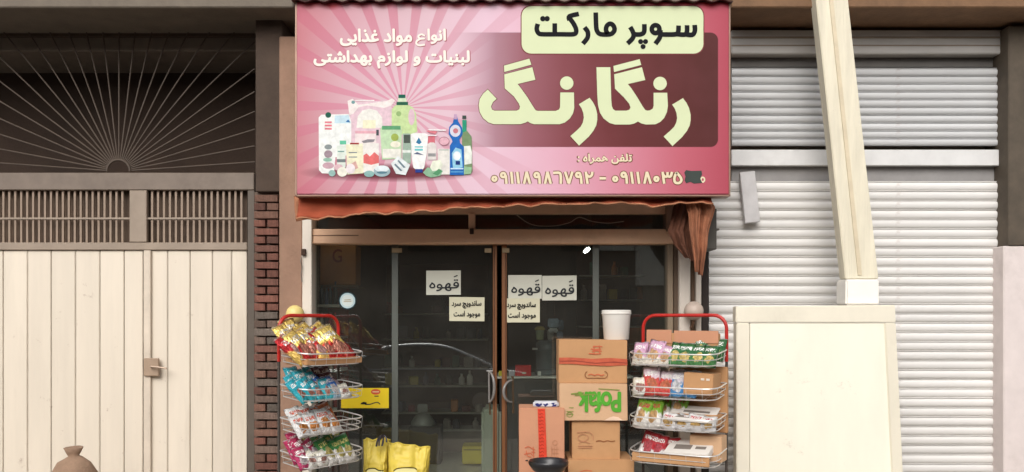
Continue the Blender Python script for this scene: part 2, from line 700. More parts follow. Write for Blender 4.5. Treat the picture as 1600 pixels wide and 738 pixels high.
pane(487.5, 611.5, shop)
pane(936.5, 1042.5, shop)
jm = M('greenish_joint_strip', srgb(84, 88, 82), .4, var=.1, stretch=(1, 1, .2))
for a, b in ((612, 622), (926, 936)):
    bm = new(); pbox(bm, a, b, 382, 785, -.006, .02, .002); part('joint_strip', bm, jm, shop)
edge_m = M('brown_anodised_edge', srgb(128, 84, 52), .4, metal=.3, var=.15, dirt=.3, stretch=(1, 1, .15))
brass = M('tarnished_brass', srgb(150, 130, 100), .4, metal=.4, var=.2)
handle_m = M('clouded_acrylic', srgb(126, 122, 118), .25, var=.12)
for (a, b, e0, e1, sgn, desc) in ((622.5, 769.5, 770, 776.5, -1, 'left glass door leaf'), (792.5, 925.5, 784, 792, 1, 'right glass door leaf')):
    dr = bpy.data.objects.new('door', None); C.objects.link(dr); dr.parent = shop; dr['label'] = desc
    dr.location = (X((a + b) / 2, 0), 0, 0)
    pane(a, b, dr, 'door_glass', 0.0)
    bm = new(); pbox(bm, e0, e1, 382, 785, -.02, .03, .003); part('edge_strip', bm, edge_m, dr)
    bm = new(); tube(bm, [(X((e0 + e1) / 2 + (2 if sgn > 0 else -1), -.02), -.024, Z(y_, -.02)) for y_ in (390, 500, 620, 780)], .004, 6); part('brush_seal', bm, M('seal_brown', srgb(92, 56, 34), .7), dr)
    bm = new(); pbox(bm, *((757, 768) if sgn < 0 else (784.5, 796)), 388, 395, -.03, -.021, .002)
    part('patch_fitting', bm, brass, dr)
    if sgn < 0:
        bm = new(); pbox(bm, 612, 628, 388, 395, -.03, -.021, .002); part('patch_fitting', bm, brass, dr)
    # curved pull handle: a bowed bar with a straight bar inside the glass
    hx = 764 if sgn < 0 else 802
    bm = new()
    pts = []
    for i in range(15):
        t = math.pi * i / 14
        if sgn < 0:
            pts.append((X(hx - .5 + 9 * math.sin(t), -.05), -.03 - .055 * math.sin(t), Z(605 + 24 * math.cos(math.pi - t) * 1.0, -.05)))
        else:
            pts.append((X(hx - 2 - 13 * math.sin(t), -.05), -.03 - .055 * math.sin(t), Z(612 - 17 * math.cos(t), -.05)))
    tube(bm, pts, [.007 + .006 * math.sin(math.pi * i / 14) for i in range(15)], 10)
    part('handle', bm, handle_m, dr, True)
    bm = new()
    if sgn < 0:
        tube(bm, [(X(764, -.03), -.03, Z(580, -.03)), (X(764.5, -.03), -.03, Z(628, -.03))], .009, 8)
        tube(bm, [(X(760, -.03), -.03, Z(580, -.03)), (X(770, -.03), -.03, Z(580, -.03))], .006, 8)
        part('handle_bar', bm, handle_m, dr, True)
        bm = new(); tube(bm, [(X(765, .03), .03, Z(628, .03)), (X(766, .03), .03, Z(648, .03))], .008, 8)
        part('handle_bar', bm, edge_m, dr, True)
    else:
        tube(bm, [(X(801, .03), .03, Z(588, .03)), (X(802, .03), .03, Z(646, .03))], .010, 8)
        part('handle_bar', bm, edge_m, dr, True)

# hook and chain on the white post
hk = thing('wall_hook', 'dark rusty hook with short chain at the left white post', 'hook', (X(474, -.15), -.15, Z(395, -.15)))
bm = new(); pbox(bm, 470.5, 477, 389, 399, -.16, -.131, .003); part('bracket', bm, M('rusty_iron', (0, 0, 0)), hk)
bm = new()
tube(bm, catmull([pp(472, 399, -.15), pp(470, 408, -.16), pp(472, 418, -.15), pp(470.5, 430, -.15), pp(472, 441, -.15)], 5), .0045, 6)
part('chain', bm, M('dull_steel', srgb(120, 112, 104), .5, metal=.5), hk, True)

# loose cable in the transom opening
bm = new()
tube(bm, catmull([pp(805, 334, -.03), pp(822, 347, -.04), pp(840, 353, -.04), pp(868, 353, -.04), pp(890, 348, -.03), pp(905, 340, -.02), pp(925, 346, -.02), pp(950, 349, -.02), pp(975, 346, -.02)], 6), .0035, 6)
tag(part('cable', bm, M('white_cable', srgb(176, 166, 152), .5), None, True), 'thin white cable sagging across the dark transom window', 'cable')

# upper facade and canopy
bm = new(); box(bm, -9, 9, .3, 4.9, 3.905, 7.5, .01)
up = part('upper_wall', bm, M('sooty_stucco', srgb(120, 108, 96), .9, var=.15, dirt=.5, bump=.4), shop)

# ------------------------------------------------------------------ the big sign
SY = -.75
sgn_loc = Vector((0, SY, Z(304, SY)))
sign = thing('shop_sign', 'large pink supermarket sign board with sunburst and big pale Persian lettering', 'shop sign', tuple(sgn_loc))


def sign_mat():
    m = bpy.data.materials.new('sign_print')
    m.use_nodes = True
    t = m.node_tree
    b = t.nodes['Principled BSDF']
    tc = nn(t, 'ShaderNodeTexCoord')
    sp = nn(t, 'ShaderNodeSeparateXYZ')
    t.links.new(tc.outputs['Object'], sp.inputs[0])
    s = F / (SY + D)
    ma = lambda a, k, c, cl=False: _ma(a, k, c, cl)

    def _ma(a, k, c, cl):
        o = mathn(t, 'MULTIPLY_ADD', a, k)
        o.node.inputs[2].default_value = c
        o.node.use_clamp = cl
        return o
    px = ma(sp.outputs[0], s, 800)
    py = ma(sp.outputs[2], -s, 304)
    nz = nn(t, 'ShaderNodeTexNoise')
    nz.inputs['Scale'].default_value = 3
    nz.inputs['Detail'].default_value = 5
    t.links.new(tc.outputs['Object'], nz.inputs[0])
    dx, dy = ma(px, 1, -630), ma(py, 1, -168)
    ang = mathn(t, 'ARCTAN2', dy, dx)
    ray = mathn(t, 'SINE', ma(ang, 26, 1.2))
    ray = ma(ray, 5, -.9, True)
    dist = mathn(t, 'SQRT', mathn(t, 'ADD', mathn(t, 'MULTIPLY', dx, dx), mathn(t, 'MULTIPLY', dy, dy)))
    # base colour along the width
    rp = nn(t, 'ShaderNodeValToRGB')
    el = rp.color_ramp.elements
    cols = [(461, (186, 116, 124)), (540, (198, 148, 158)), (640, (206, 172, 180)), (760, (218, 186, 200)), (860, (214, 166, 182)), (960, (202, 134, 150)), (1060, (186, 98, 112)), (1140, (168, 74, 88))]
    while len(el) < len(cols):
        el.new(.5)
    for e_, (p, c) in zip(el, cols):
        e_.position = (p - 461) / 680
        e_.color = srgb(*c)
    t.links.new(ma(px, 1 / 680, -461 / 680, True), rp.inputs[0])
    base = rp.outputs[0]
    # pale glow printed round the burst
    gl = ma(dist, -1 / 190, 1, True)
    base = mixc(t, mathn(t, 'MULTIPLY', gl, .5), base, srgb(216, 192, 202))
    # darker rose corners at lower left
    # rays
    fade = ma(px, -1 / 240, 860 / 240, True)
    rf = mathn(t, 'MULTIPLY', mathn(t, 'MULTIPLY', ray, fade), ma(dist, -1 / 700, .95, True))
    rayc = mixc(t, ma(dist, 1 / 220, -.25, True), srgb(204, 138, 158), srgb(176, 80, 96))
    base = mixc(t, rf, base, rayc)
    # maroon panel
    q1 = mathn(t, 'MAXIMUM', ma(px, 1, -1110), 0)
    q2 = mathn(t, 'MAXIMUM', ma(mathn(t, 'ABSOLUTE', ma(py, 1, -140.5)), 1, -77.5), 0)
    ln = mathn(t, 'SQRT', mathn(t, 'ADD', mathn(t, 'MULTIPLY', q1, q1), mathn(t, 'MULTIPLY', q2, q2)))
    inside = ma(ln, -1, 12.5, True)
    rp2 = nn(t, 'ShaderNodeValToRGB')
    el = rp2.color_ramp.elements
    cols = [(700, (190, 150, 162)), (760, (172, 134, 146)), (820, (146, 92, 102)), (880, (124, 66, 72)), (950, (104, 48, 50)), (1030, (86, 38, 36)), (1122, (74, 36, 32))]
    while len(el) < len(cols):
        el.new(.5)
    for e_, (p, c) in zip(el, cols):
        e_.position = (p - 700) / 422
        e_.color = srgb(*c)
    t.links.new(ma(px, 1 / 422, -700 / 422, True), rp2.inputs[0])
    al = mathn(t, 'MULTIPLY', inside, ma(px, 1 / 70, -705 / 70, True))
    pcol = mixc(t, ma(nz.outputs[0], .5, -.12, True), rp2.outputs[0], srgb(150, 88, 98))
    pcol = mixc(t, .45, pcol, rp2.outputs[0])
    base = mixc(t, al, base, pcol)
    # dark printed pool under the product picture
    ex = ma(dx, 1 / 142, 20 / 142)
    ey = ma(py, 1 / 15, -270 / 15)
    er = mathn(t, 'ADD', mathn(t, 'MULTIPLY', ex, ex), mathn(t, 'MULTIPLY', ey, ey))
    base = mixc(t, ma(er, -1.2, 1.25, True), base, srgb(112, 52, 62))
    # canopy shade painted in as a deep red top band, uneven lower border
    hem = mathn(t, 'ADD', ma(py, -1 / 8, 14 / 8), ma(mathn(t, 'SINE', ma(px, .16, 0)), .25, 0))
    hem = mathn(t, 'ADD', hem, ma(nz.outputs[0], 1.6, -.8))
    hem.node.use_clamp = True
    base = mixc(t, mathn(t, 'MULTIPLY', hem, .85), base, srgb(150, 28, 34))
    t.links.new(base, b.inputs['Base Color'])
    b.inputs['Roughness'].default_value = .5
    b.inputs['Specular IOR Level'].default_value = .12
    n3 = nn(t, 'ShaderNodeTexNoise')
    n3.inputs['Scale'].default_value = 1.6
    n3.inputs['Detail'].default_value = 3
    t.links.new(tc.outputs['Object'], n3.inputs[0])
    bp = nn(t, 'ShaderNodeBump')
    bp.inputs['Strength'].default_value = .35
    bp.inputs['Distance'].default_value = .03
    t.links.new(n3.outputs[0], bp.inputs['Height'])
    t.links.new(bp.outputs[0], b.inputs['Normal'])
    return m


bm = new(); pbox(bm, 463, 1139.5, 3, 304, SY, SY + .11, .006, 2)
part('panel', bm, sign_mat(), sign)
fr_m = M('galvanised_frame', srgb(150, 120, 104), .45, metal=.4, var=.15, dirt=.4)
for a, b, c_, d_ in ((461, 464, 3, 306), (1139, 1141.5, 3, 306), (461, 1141.5, 304.6, 307)):
    bm = new(); pbox(bm, a, b, c_, d_, SY + .0 if a != 461 or b < 500 else SY + .004, SY + .13, .002); part('frame_edge', bm, fr_m, sign)
for px in (520, 700, 900, 1080):      # brackets back to the wall
    bm = new(); box(bm, X(px, SY) - .02, X(px, SY) + .02, SY + .112, .0, Z(300, SY), Z(300, SY) + .04, .003); part('bracket', bm, tan_dark, sign)

cream_ink = M('cream_print', srgb(208, 216, 176), .5, var=.02)
y1 = SY - LAYER * 2
bm = bm_poly([rrect(813.5, 1100.5, 8.5, 85.5, 16)], y1 + .0003, SY); part('plate_outline', bm, M('plate_shadow_print', srgb(120, 62, 62), .5, var=.05), sign)
bm = bm_poly([rrect(815, 1099, 10, 84, 15)], y1, SY); part('name_plate', bm, cream_ink, sign)


def T3(a, b):      # tracing frames -> photo pixels
    return lambda p: (a[0] + p[0] / b, a[1] + p[1] / b)


fa = T3((740, 85), 4.763)
fb = T3((900, 85), 4.76)
left_gaf = [(105, 263), (172, 333), (145, 355), (130, 388), (137, 412), (155, 420), (320, 420), (340, 410), (345, 390), (335, 365), (300, 315), (232, 255), (228, 150), (437, 97), (460, 190), (328, 222), (350, 250), (400, 320), (440, 385), (462, 418), (480, 422), (610, 422), (635, 412), (643, 395), (645, 285), (747, 285), (749, 400), (740, 440), (715, 480), (680, 508), (640, 521), (450, 521), (420, 512), (403, 500), (385, 510), (350, 521), (150, 521), (110, 508), (70, 475), (45, 430), (38, 380), (45, 335), (70, 295)]
mid = [(152, 97), (255, 97), (262, 340), (266, 385), (275, 408), (292, 420), (375, 420), (398, 412), (405, 395), (395, 368), (355, 320), (290, 257), (284, 150), (490, 97), (515, 192), (385, 222), (410, 252), (455, 320), (495, 388), (515, 415), (530, 420), (550, 418), (570, 405), (577, 385), (577, 287), (678, 287), (683, 385), (676, 430), (655, 475), (625, 505), (590, 521), (520, 523), (485, 515), (460, 500), (435, 515), (400, 523), (290, 523), (250, 512), (205, 478), (178, 435), (163, 375), (158, 300)]
reh = [(715, 375), (795, 327), (820, 360), (840, 400), (852, 450), (852, 490), (845, 530), (825, 570), (790, 615), (717, 683), (652, 612), (700, 570), (730, 540), (745, 510), (752, 475), (748, 440), (735, 405)]
polys = [[fa(p) for p in left_gaf], [fa(p) for p in [(226, 85), (415, 33), (430, 78), (228, 133)]], ell(*fa((693, 215)), 10.5, 10.5),
         [fb(p) for p in mid], [fb(p) for p in [(278, 88), (473, 37), (485, 80), (283, 133)]], ell(*fb((625, 218)), 10.5, 10.5),
         [fb(p) for p in reh], [(fb(p)[0] - 145.8, fb(p)[1] - .6) for p in reh]]
sh_ink = M('letter_edge_print', srgb(104, 60, 52), .5, var=.05)
# a fine darker outline, then the letters
def grow(poly, d):
    n = len(poly)
    area = sum(poly[i][0] * poly[(i + 1) % n][1] - poly[(i + 1) % n][0] * poly[i][1] for i in range(n))
    sg = 1 if area > 0 else -1
    out = []
    for i in range(n):
        p0, p1, p2 = (Vector(poly[i - 1]), Vector(poly[i]), Vector(poly[(i + 1) % n]))
        a = (p1 - p0).normalized(); b = (p2 - p1).normalized()
        na = Vector((a.y, -a.x)) * sg; nb = Vector((b.y, -b.x)) * sg
        q = (na + nb)
        q = q.normalized() / max(.6, q.normalized().dot(na))
        out.append(tuple(p1 + q * d))
    return out


bm = bm_poly([grow(p, .9) for p in polys], SY - LAYER, SY); part('letter_outline', bm, sh_ink, sign)
bm = bm_poly(polys, y1 - LAYER, SY, .00005); part('large_lettering', bm, cream_ink, sign)

fc = lambda p: (820 + p[0] / 5.517, 5 + p[1] / 5.517)
st = lambda *ps: [fc(p) for p in ps]
sup = [st((112, 180), (103, 225), (120, 262), (160, 270), (300, 270), (415, 270), (441, 254), (440, 220), (420, 178), (387, 132)), st((386, 150), (384, 116), (466, 94)),
       st((258, 175), (258, 262)), ('dot', *fc((155, 136)), 4.3), ('dot', *fc((192, 136)), 4.3),
       st((514, 210), (542, 250), (540, 300), (500, 352)),
       st((611, 82), (615, 200), (625, 245), (655, 270), (735, 270), (768, 245), (772, 215), (755, 187), (730, 180), (706, 200), (700, 235), (715, 266)),
       st((908, 207), (925, 235), (945, 268), (1000, 270), (1028, 248), (1030, 182)), st((938, 250), (932, 300), (885, 350)),
       ('dot', *fc((998, 333)), 4), ('dot', *fc((1040, 333)), 4), ('dot', *fc((1019, 376)), 4),
       ('ring', *fc((1127, 226)), 6, 6.2), st((1168, 235), (1164, 295), (1125, 352)),
       st((1150, 271), (1290, 271), (1320, 252), (1325, 195)), st((1310, 268), (1375, 273), (1396, 250), (1398, 192)), st((1385, 270), (1440, 275), (1464, 245), (1464, 190))]
bm = bm_stroke(sup, 7.4, y1 - LAYER, SY); part('plate_lettering', bm, ink, sign)

white_ink = M('warm_white_print', srgb(236, 226, 216), .5, var=.02)
rim_ink = M('brown_rim_print', srgb(116, 76, 58), .5, var=.05)
rose_rim = M('rose_rim_print', srgb(166, 96, 104), .5, var=.05)
dig_ink = M('ivory_print', srgb(224, 210, 178), .5, var=.03)
ain = [[(664, 56.5), (659, 54), (654, 56.5), (656, 60.5), (664, 60.5)], [(657, 61), (652, 64), (650.5, 68), (655, 71.3), (664, 70)]]
bm = bm_stroke([[(a + .7, b + .6) for a, b in q] for q in ain], 4, SY - LAYER * 1.5, SY); part('lettering_rim', bm, rose_rim, sign)
for q in ain:
    bm = bm_stroke([q], 3, SY - LAYER * (3.4 + .1 * ain.index(q)), SY); part('small_lettering', bm, white_ink, sign)
for nm, s, bx, off in (('small_lettering', 'انوا', (668.5, 696, 46, 68.5), .09), ('small_lettering', 'مواد غذایی', (532, 643, 46, 71.5), .09), ('small_lettering', 'لبنیات و لوازم بهداشتی', (491, 733, 80, 106.5), .09)):
    a, b, c_, d_ = bx
    bm = bm_text(s, a - .3, b + 1.2, c_ + .2, d_ + 1.4, SY - LAYER * 1.5, off + .014, SY); part('lettering_rim', bm, rose_rim, sign)
    bm = bm_text(s, a, b, c_, d_, SY - LAYER * 3.4, off, SY); part(nm, bm, white_ink, sign)
for nm, s, bx, off in (('phone_caption', 'تلفن همراه :', (903, 987, 241, 256), .07),):
    a, b, c_, d_ = bx
    bm = bm_text(s, a - 1.2, b + 1.2, c_ - 1, d_ + 1.4, SY - LAYER * 1.5, off + .045, SY); part('lettering_rim', bm, rim_ink, sign)
    bm = bm_text(s, a, b, c_, d_, SY - LAYER * 3.4, off, SY); part(nm, bm, dig_ink, sign)
def fr(o, sc): return lambda *q: [(o[0] + a / sc, o[1] + b / sc) for a, b in q]
La, Lb = fr((760, 258), 9.143), fr((930, 258), 8.889)
def rg(f, x, y, r): return ('ring', f((x, y))[0][0], f((x, y))[0][1], r, r)
nums = [
 [rg(La, 115, 198, 2.9)], [rg(La, 240, 145, 3.2), La((278, 150), (286, 270))], [La((355, 98), (372, 270))], [La((440, 98), (462, 270))], [La((575, 98), (538, 270)), La((575, 98), (622, 270))],
 [rg(La, 718, 145, 3.2), La((755, 155), (762, 270))], [La((872, 98), (838, 270)), La((872, 98), (920, 270))], [La((955, 114), (1042, 114), (1062, 160), (1062, 270))], [La((1125, 98), (1178, 268)), La((1228, 98), (1178, 268))],
 [rg(La, 1312, 142, 3.2), La((1350, 155), (1358, 270))], [La((1420, 98), (1445, 270)), La((1430, 140), (1470, 168), (1505, 145), (1512, 98))],
 [Lb((60, 185), (150, 185))],
 [rg(Lb, 278, 195, 2.9)], [rg(Lb, 395, 137, 3.2), Lb((432, 145), (440, 262))], [Lb((500, 96), (522, 262))], [Lb((587, 96), (610, 262))], [Lb((718, 96), (682, 262)), Lb((718, 96), (772, 262))],
 [rg(Lb, 850, 195, 2.9)], [Lb((935, 96), (958, 262)), Lb((942, 130), (965, 160), (1000, 155), (1004, 100)), Lb((1000, 155), (1045, 160), (1066, 98))], [Lb((1128, 104), (1180, 165), (1196, 215), (1165, 250), (1115, 245), (1098, 200), (1112, 140), (1134, 104))]]
for g_ in nums:
    bm = bm_stroke(g_, 6.6, SY - LAYER * 1.5, SY); part('digit_rim', bm, rim_ink, sign)
    bm = bm_stroke(g_, 4.0, SY - LAYER * 3.4, SY); part('digit', bm, dig_ink, sign)
bm = bm_stroke([('ring', 1098, 281, 2.8, 3.6)], 2.4, SY - LAYER * 3, SY); part('phone_number', bm, dig_ink, sign)
bm = bm_poly([[(1069, 270), (1072, 266), (1080, 267.5), (1096, 267), (1097, 273), (1094, 279), (1097, 286), (1084, 287), (1079, 284.5), (1072, 286.5), (1069.5, 282), (1071, 276)]], SY - LAYER * 5, SY)
part('tape_patch', bm, M('dark_green_tape', srgb(40, 50, 44), .6, var=.2), sign, label='dark green patch covering the last phone digits')

# printed product picture
pic = []
def rc(x0, y0, x1, y1_): return [(x0, y0), (x1, y0), (x1, y1_), (x0, y1_)]
W_ = (238, 240, 236); pic += [
 ('printed_jug', [(612, 172), (616, 166), (622, 163), (636, 163), (645, 168), (650, 178), (652, 206), (640, 212), (612, 208)], (196, 218, 158)),
 ('printed_jug', ell(643, 183, 5, 13), (222, 190, 202)), ('printed_jug', ell(623, 178, 4, 4), (150, 180, 118)),
 ('printed_jug', rc(622, 153, 635, 160), (206, 222, 190)), ('printed_cap', rc(619.5, 159.5, 637.5, 164.5), (32, 96, 72)), ('printed_cap', rc(622.5, 148, 633.5, 153.5), (22, 96, 76)),
 ('printed_bag', [(546, 166), (556, 160), (604, 157), (612, 168), (612, 208), (600, 240), (552, 240), (547, 200)], (226, 196, 206)),
 ('printed_bag', [(543, 158), (551, 154.5), (560, 164), (590, 160), (604, 158), (613, 154), (617, 157), (612, 165), (600, 169), (588, 167), (574, 165), (560, 168), (552, 178), (546, 180)], (240, 230, 226)),
 ('printed_bag', ell(552, 160, 3, 2.6), (120, 160, 160)), ('printed_bag', [(557, 200), (559, 182), (566, 173), (577, 170), (589, 173), (597, 184), (598, 200)], (236, 234, 226)),
 ('printed_bag', rc(567, 188, 587, 201), (240, 236, 204)), ('printed_bag', rc(555, 156.5, 585, 158), (248, 244, 240)),
 ('printed_carton', [(498, 184), (502, 179.5), (545, 178.5), (549, 190), (549, 242), (524, 246), (522, 272), (503, 271), (498.5, 266)], W_),
 ('printed_carton', [(523, 181), (545, 180), (548, 193), (523, 193)], (196, 222, 232)), ('printed_carton', [(540, 191), (544, 187), (547.5, 191.5)], (40, 110, 170)),
 ('printed_cap', ell(513, 180, 4.6, 4.4), (26, 92, 74)), ('printed_carton', rc(507.5, 190, 518.5, 193), (220, 130, 140)), ('printed_carton', rc(507.5, 195, 518.5, 198), (220, 120, 132)), ('printed_carton', rc(507.5, 200, 518.5, 203), (222, 130, 140)),
 ('printed_carton', ell(513, 230, 6, 4), (140, 150, 150)), ('printed_carton', ell(513, 241, 6.5, 6), (160, 140, 150)), ('printed_carton', ell(512, 250, 7, 3), (150, 190, 170)), ('printed_carton', ell(513, 259, 9, 5), (196, 160, 170)),
 ('printed_box', rc(555, 205, 588, 240), (240, 226, 224)), ('printed_box', rc(555, 205, 588, 209), (226, 170, 180)), ('printed_box', [(565, 221), (574, 218), (586, 218), (584, 222), (568, 224)], (140, 136, 140)), ('printed_box', rc(588, 203, 592, 212), (74, 80, 84)),
 ('printed_can', rc(567.5, 224, 592, 270), (236, 232, 226)), ('printed_can', [(568, 243), (573, 240), (578, 245), (585, 238), (592, 244), (592, 255), (580, 258), (568, 255)], (224, 112, 110)),
 ('printed_bottle', rc(526.5, 228, 540, 262), (224, 232, 222)), ('printed_cap', rc(531, 220, 541, 226), (104, 196, 160)), ('printed_bottle', rc(526.5, 249, 540, 254), (116, 126, 126)), ('printed_bottle', rc(528, 236, 538, 238), (120, 160, 150)),
 ('printed_box', [(540.5, 226), (567, 224.5), (568, 271), (543, 273)], (236, 232, 200)), ('printed_box', rc(547, 223.5, 561, 226), (160, 60, 60)), ('printed_box', rc(545, 238, 558, 239.5), (120, 130, 140)), ('printed_box', rc(545, 245, 558, 246.5), (120, 130, 140)), ('printed_box', [(547, 257), (556, 252), (560, 263), (552, 266)], (214, 170, 160)),
 ('printed_pack', [(594, 202), (598, 197), (626, 197), (628, 205), (627, 248), (597, 250)], (190, 216, 176)), ('printed_pack', rc(597, 197, 626, 203), (94, 160, 114)), ('printed_pack', ell(617, 215, 6, 6), (158, 176, 84)), ('printed_pack', rc(598, 233, 626, 247), (234, 232, 222)), ('printed_pack', ell(618, 226, 8, 5), (238, 234, 214)),
 ('printed_jar', [(629.5, 209), (641, 209), (643, 222), (642, 256), (629, 254)], (158, 180, 164)), ('printed_jar', rc(631, 211, 641, 224), (74, 84, 76)), ('printed_jar', rc(629, 235, 642, 239), (226, 232, 224)),
 ('printed_bottle', rc(669, 213, 679.5, 224), (210, 112, 124)), ('printed_bottle', [(668, 226), (672, 223), (678, 223), (682, 228), (682, 250), (668, 250)], (226, 218, 214)), ('printed_bottle', rc(669, 240, 681, 245), (150, 150, 150)), ('printed_bottle', [(666, 206), (672, 203), (684, 206), (680, 210)], (222, 130, 140)),
 ('printed_leaf', ell(694, 221, 8.5, 7), (176, 120, 136)), ('printed_leaf', ell(694, 221, 7.4, 5.9), (226, 178, 190)),
 ('printed_pack', rc(684, 233, 703, 273), (230, 226, 218)), ('printed_pack', rc(686, 234, 701, 235.5), (170, 180, 170)),
 ('printed_tube', [(642, 210), (646, 208.5), (664, 208.5), (669, 211), (667, 240), (663, 262), (660, 266), (650, 266), (646, 262), (643, 240)], (242, 242, 238)),
 ('printed_tube', [(654.5, 215), (659, 223), (655, 226), (650, 223)], (50, 120, 160)), ('printed_tube', rc(648, 229, 661, 231), (110, 200, 205)), ('printed_tube', rc(648, 233, 661, 236), (110, 200, 205)), ('printed_tube', [(646, 241), (652, 238), (663, 243), (655, 242)], (90, 100, 130)), ('printed_cap', rc(649, 264.5, 660.5, 270), (36, 62, 140)),
 ('printed_tray', ell(519, 271, 5.5, 5), (150, 186, 178)), ('printed_tray', ell(529, 262, 7, 5), (226, 190, 196)), ('printed_tray', ell(535, 269, 8, 7.5), (238, 236, 222)), ('printed_tray', ell(548, 264, 7, 8), (236, 226, 228)),
 ('printed_tray', ell(577, 272, 8, 5), (140, 180, 176)), ('printed_tray', ell(597, 268, 13, 8.5), (160, 184, 190)), ('printed_tray', ell(597, 264, 11, 5), (226, 236, 238)), ('printed_tray', ell(597, 270, 8, 2), (90, 130, 146)),
 ('printed_tub', [(611, 256), (622, 244), (641, 258), (634, 274), (619, 272)], (226, 232, 232)), ('printed_tub', [(621, 252), (623, 250), (634, 262), (631, 263)], (110, 130, 140)), ('printed_tub', [(616, 258), (618, 256), (629, 267), (626, 268)], (110, 130, 140)),
 ('printed_herbs', [(661, 270), (668, 262), (676, 264), (686, 262), (692, 268), (688, 275), (674, 278), (666, 275)], (140, 184, 150)), ('printed_herbs', [(672, 262), (676, 252), (688, 250), (692, 258), (688, 266), (676, 268)], (232, 236, 216)), ('printed_herbs', [(676, 272), (686, 264), (691, 268), (684, 275)], (84, 146, 104)),
 ('printed_bottle', rc(722.5, 188, 729, 208), (40, 150, 118)), ('printed_cap', rc(722.5, 181, 728.5, 186), (60, 76, 70)), ('printed_bottle', [(722, 208), (730, 205), (737, 214), (738, 268), (734, 273), (722, 273)], (122, 146, 106)), ('printed_bottle', [(725, 229), (735, 228), (737.5, 238), (737, 256), (726, 258)], (230, 234, 224)), ('printed_bottle', [(722, 260), (737, 262), (736, 272), (724, 273)], (150, 190, 150)),
 ('printed_bottle', [(708, 192), (710, 180), (713.5, 180), (716, 190), (722, 200), (723, 210), (718, 218), (719, 224), (725, 230), (725, 274), (703, 274), (703, 228), (707, 222), (706, 218), (701, 210), (702, 199)], (30, 104, 184)), ('printed_bottle', rc(709.5, 179, 714, 187), (196, 160, 190)),
 ('printed_label', ell(711.5, 205, 8.4, 9.4), (216, 216, 228)), ('printed_label', ell(712, 205, 4, 4), (200, 120, 130)), ('printed_label', [(706, 240), (712, 231), (721, 234), (723, 262), (708, 264)], (150, 206, 230)), ('printed_label', ell(714, 244, 6, 7), (230, 236, 240)), ('printed_label', rc(712, 252, 719, 258), (20, 50, 120)), ('printed_label', rc(704, 263, 724, 265), (200, 226, 240)), ('printed_label', rc(704, 268, 724, 270), (90, 160, 210)),
 ('printed_highlight', [(668, 202.5), (697, 203), (697, 205), (672, 204.5)], (246, 240, 240)), ('printed_highlight', [(664, 211), (683, 211.5), (682, 213), (666, 213)], (246, 240, 240)),
]
for i, (nm, poly, col) in enumerate(pic):
    bm = bm_poly([poly], SY - LAYER - i * .00008, SY)
    part(nm, bm, M('print_%d_%d_%d' % col, srgb(*[min(255, int(v * .95)) for v in col]), .5, var=.16, scale=26), sign)

# corrugated canopy above the sign
cn = thing('corrugated_canopy', 'dark corrugated sheet canopy edge above the pink sign', 'canopy', (0, -.4, 3.84))
bm = new()
sheet(bm, lambda u, v: (X(455, -.80) + u * (X(1146, -.80) - X(455, -.80)), -.80 + v * 1.08, 3.93 + .009 * math.sin(u * 150) + .09 * v), 300, 2, (0, 0, .004))
part('roof_sheet', bm, M('sooty_corrugated_iron', srgb(66, 30, 26), .6, metal=.2, var=.2, dirt=.4), cn, True)
bm = new(); box(bm, X(455, -1), X(1146, -1), -.78, -.75, 3.965, 3.985, .003); part('edge_bar', bm, M('black_iron', (.02, .017, .016), .6), cn)

# ------------------------------------------------------------------ orange awning cloth under the sign
aw = thing('awning', 'rolled orange canvas awning with wavy hem under the sign', 'awning', (0, -.5, 2.4))
canvas = M('orange_canvas', srgb(156, 72, 44), .9, var=.3, scale=3.2, dirt=.6, bump=.3, bscale=14, stretch=(1, 1, 3))
canvas_p = M('faded_canvas', srgb(174, 118, 86), .9, var=.2, scale=5, dirt=.65, bump=.8, bscale=26)
canvas_d = M('brown_canvas', srgb(92, 54, 36), .85, var=.2, scale=4, dirt=.4, bump=.3)
prof = [(466, 343), (500, 341), (520, 338), (560, 334), (600, 333), (640, 330.5), (700, 328), (740, 325), (800, 321), (850, 319), (900, 318.5), (960, 318), (1020, 320), (1060, 318), (1112, 318)]


def lerp_prof(pr, x):
    for (a, b), (c_, d_) in zip(pr, pr[1:]):
        if x <= c_:
            return b + (d_ - b) * (x - a) / (c_ - a)
    return pr[-1][1]


def aw_fn(u, v):
    px = 466 + u * 646
    bot = lerp_prof(prof, px) + 1.1 * math.sin(px * .11 + math.sin(px * .03) * 3) + noise.noise((px * .02, 1, 2)) * 3.5 + noise.noise((px * .09, 4, 2)) * 2 + .8
    y = -.64 + .03 * math.sin(v * 3.1) * (1 + .5 * math.sin(px * .05)) - .06 * v + .018 * math.sin(px * .13) * v
    py = 303 + v * (bot - 303)
    p = pp(px, py, -.66)
    return (p.x, y, p.z)


bm = new(); sheet(bm, aw_fn, 150, 8, (0, .004, 0)); part('canvas', bm, canvas, aw, 'all')
bm = new()
hem_pts = []
for i in range(120):
    p = Vector(aw_fn(i / 119, 1.0)); hem_pts.append(p + Vector((0, -.004, -.004 + .005 * math.sin(i * .9))))
tube(bm, hem_pts, .007, 6); part('hem', bm, canvas_p, aw, True)
bm = new()


def hang(L, Rt, y, amp, k, nv=30, nu=54):
    def fn(u, v):
        a = lerp_prof2(L, v); b = lerp_prof2(Rt, v)
        px = a[0] + (b[0] - a[0]) * u; py = a[1] + (b[1] - a[1]) * u
        p = pp(px, py, y)
        return (p.x, y + amp * math.sin(u * k + v * 1.5) * (.5 + .5 * v) + .02 * noise.noise((u * 3, v * 4, y * 9)) + amp * .3 * math.sin(u * k * 2.7 + v * 4) + .012 * noise.noise((u * 9, v * 11, y * 5)), p.z)
    sheet(bm, fn, nu, nv, (0, .004, 0))


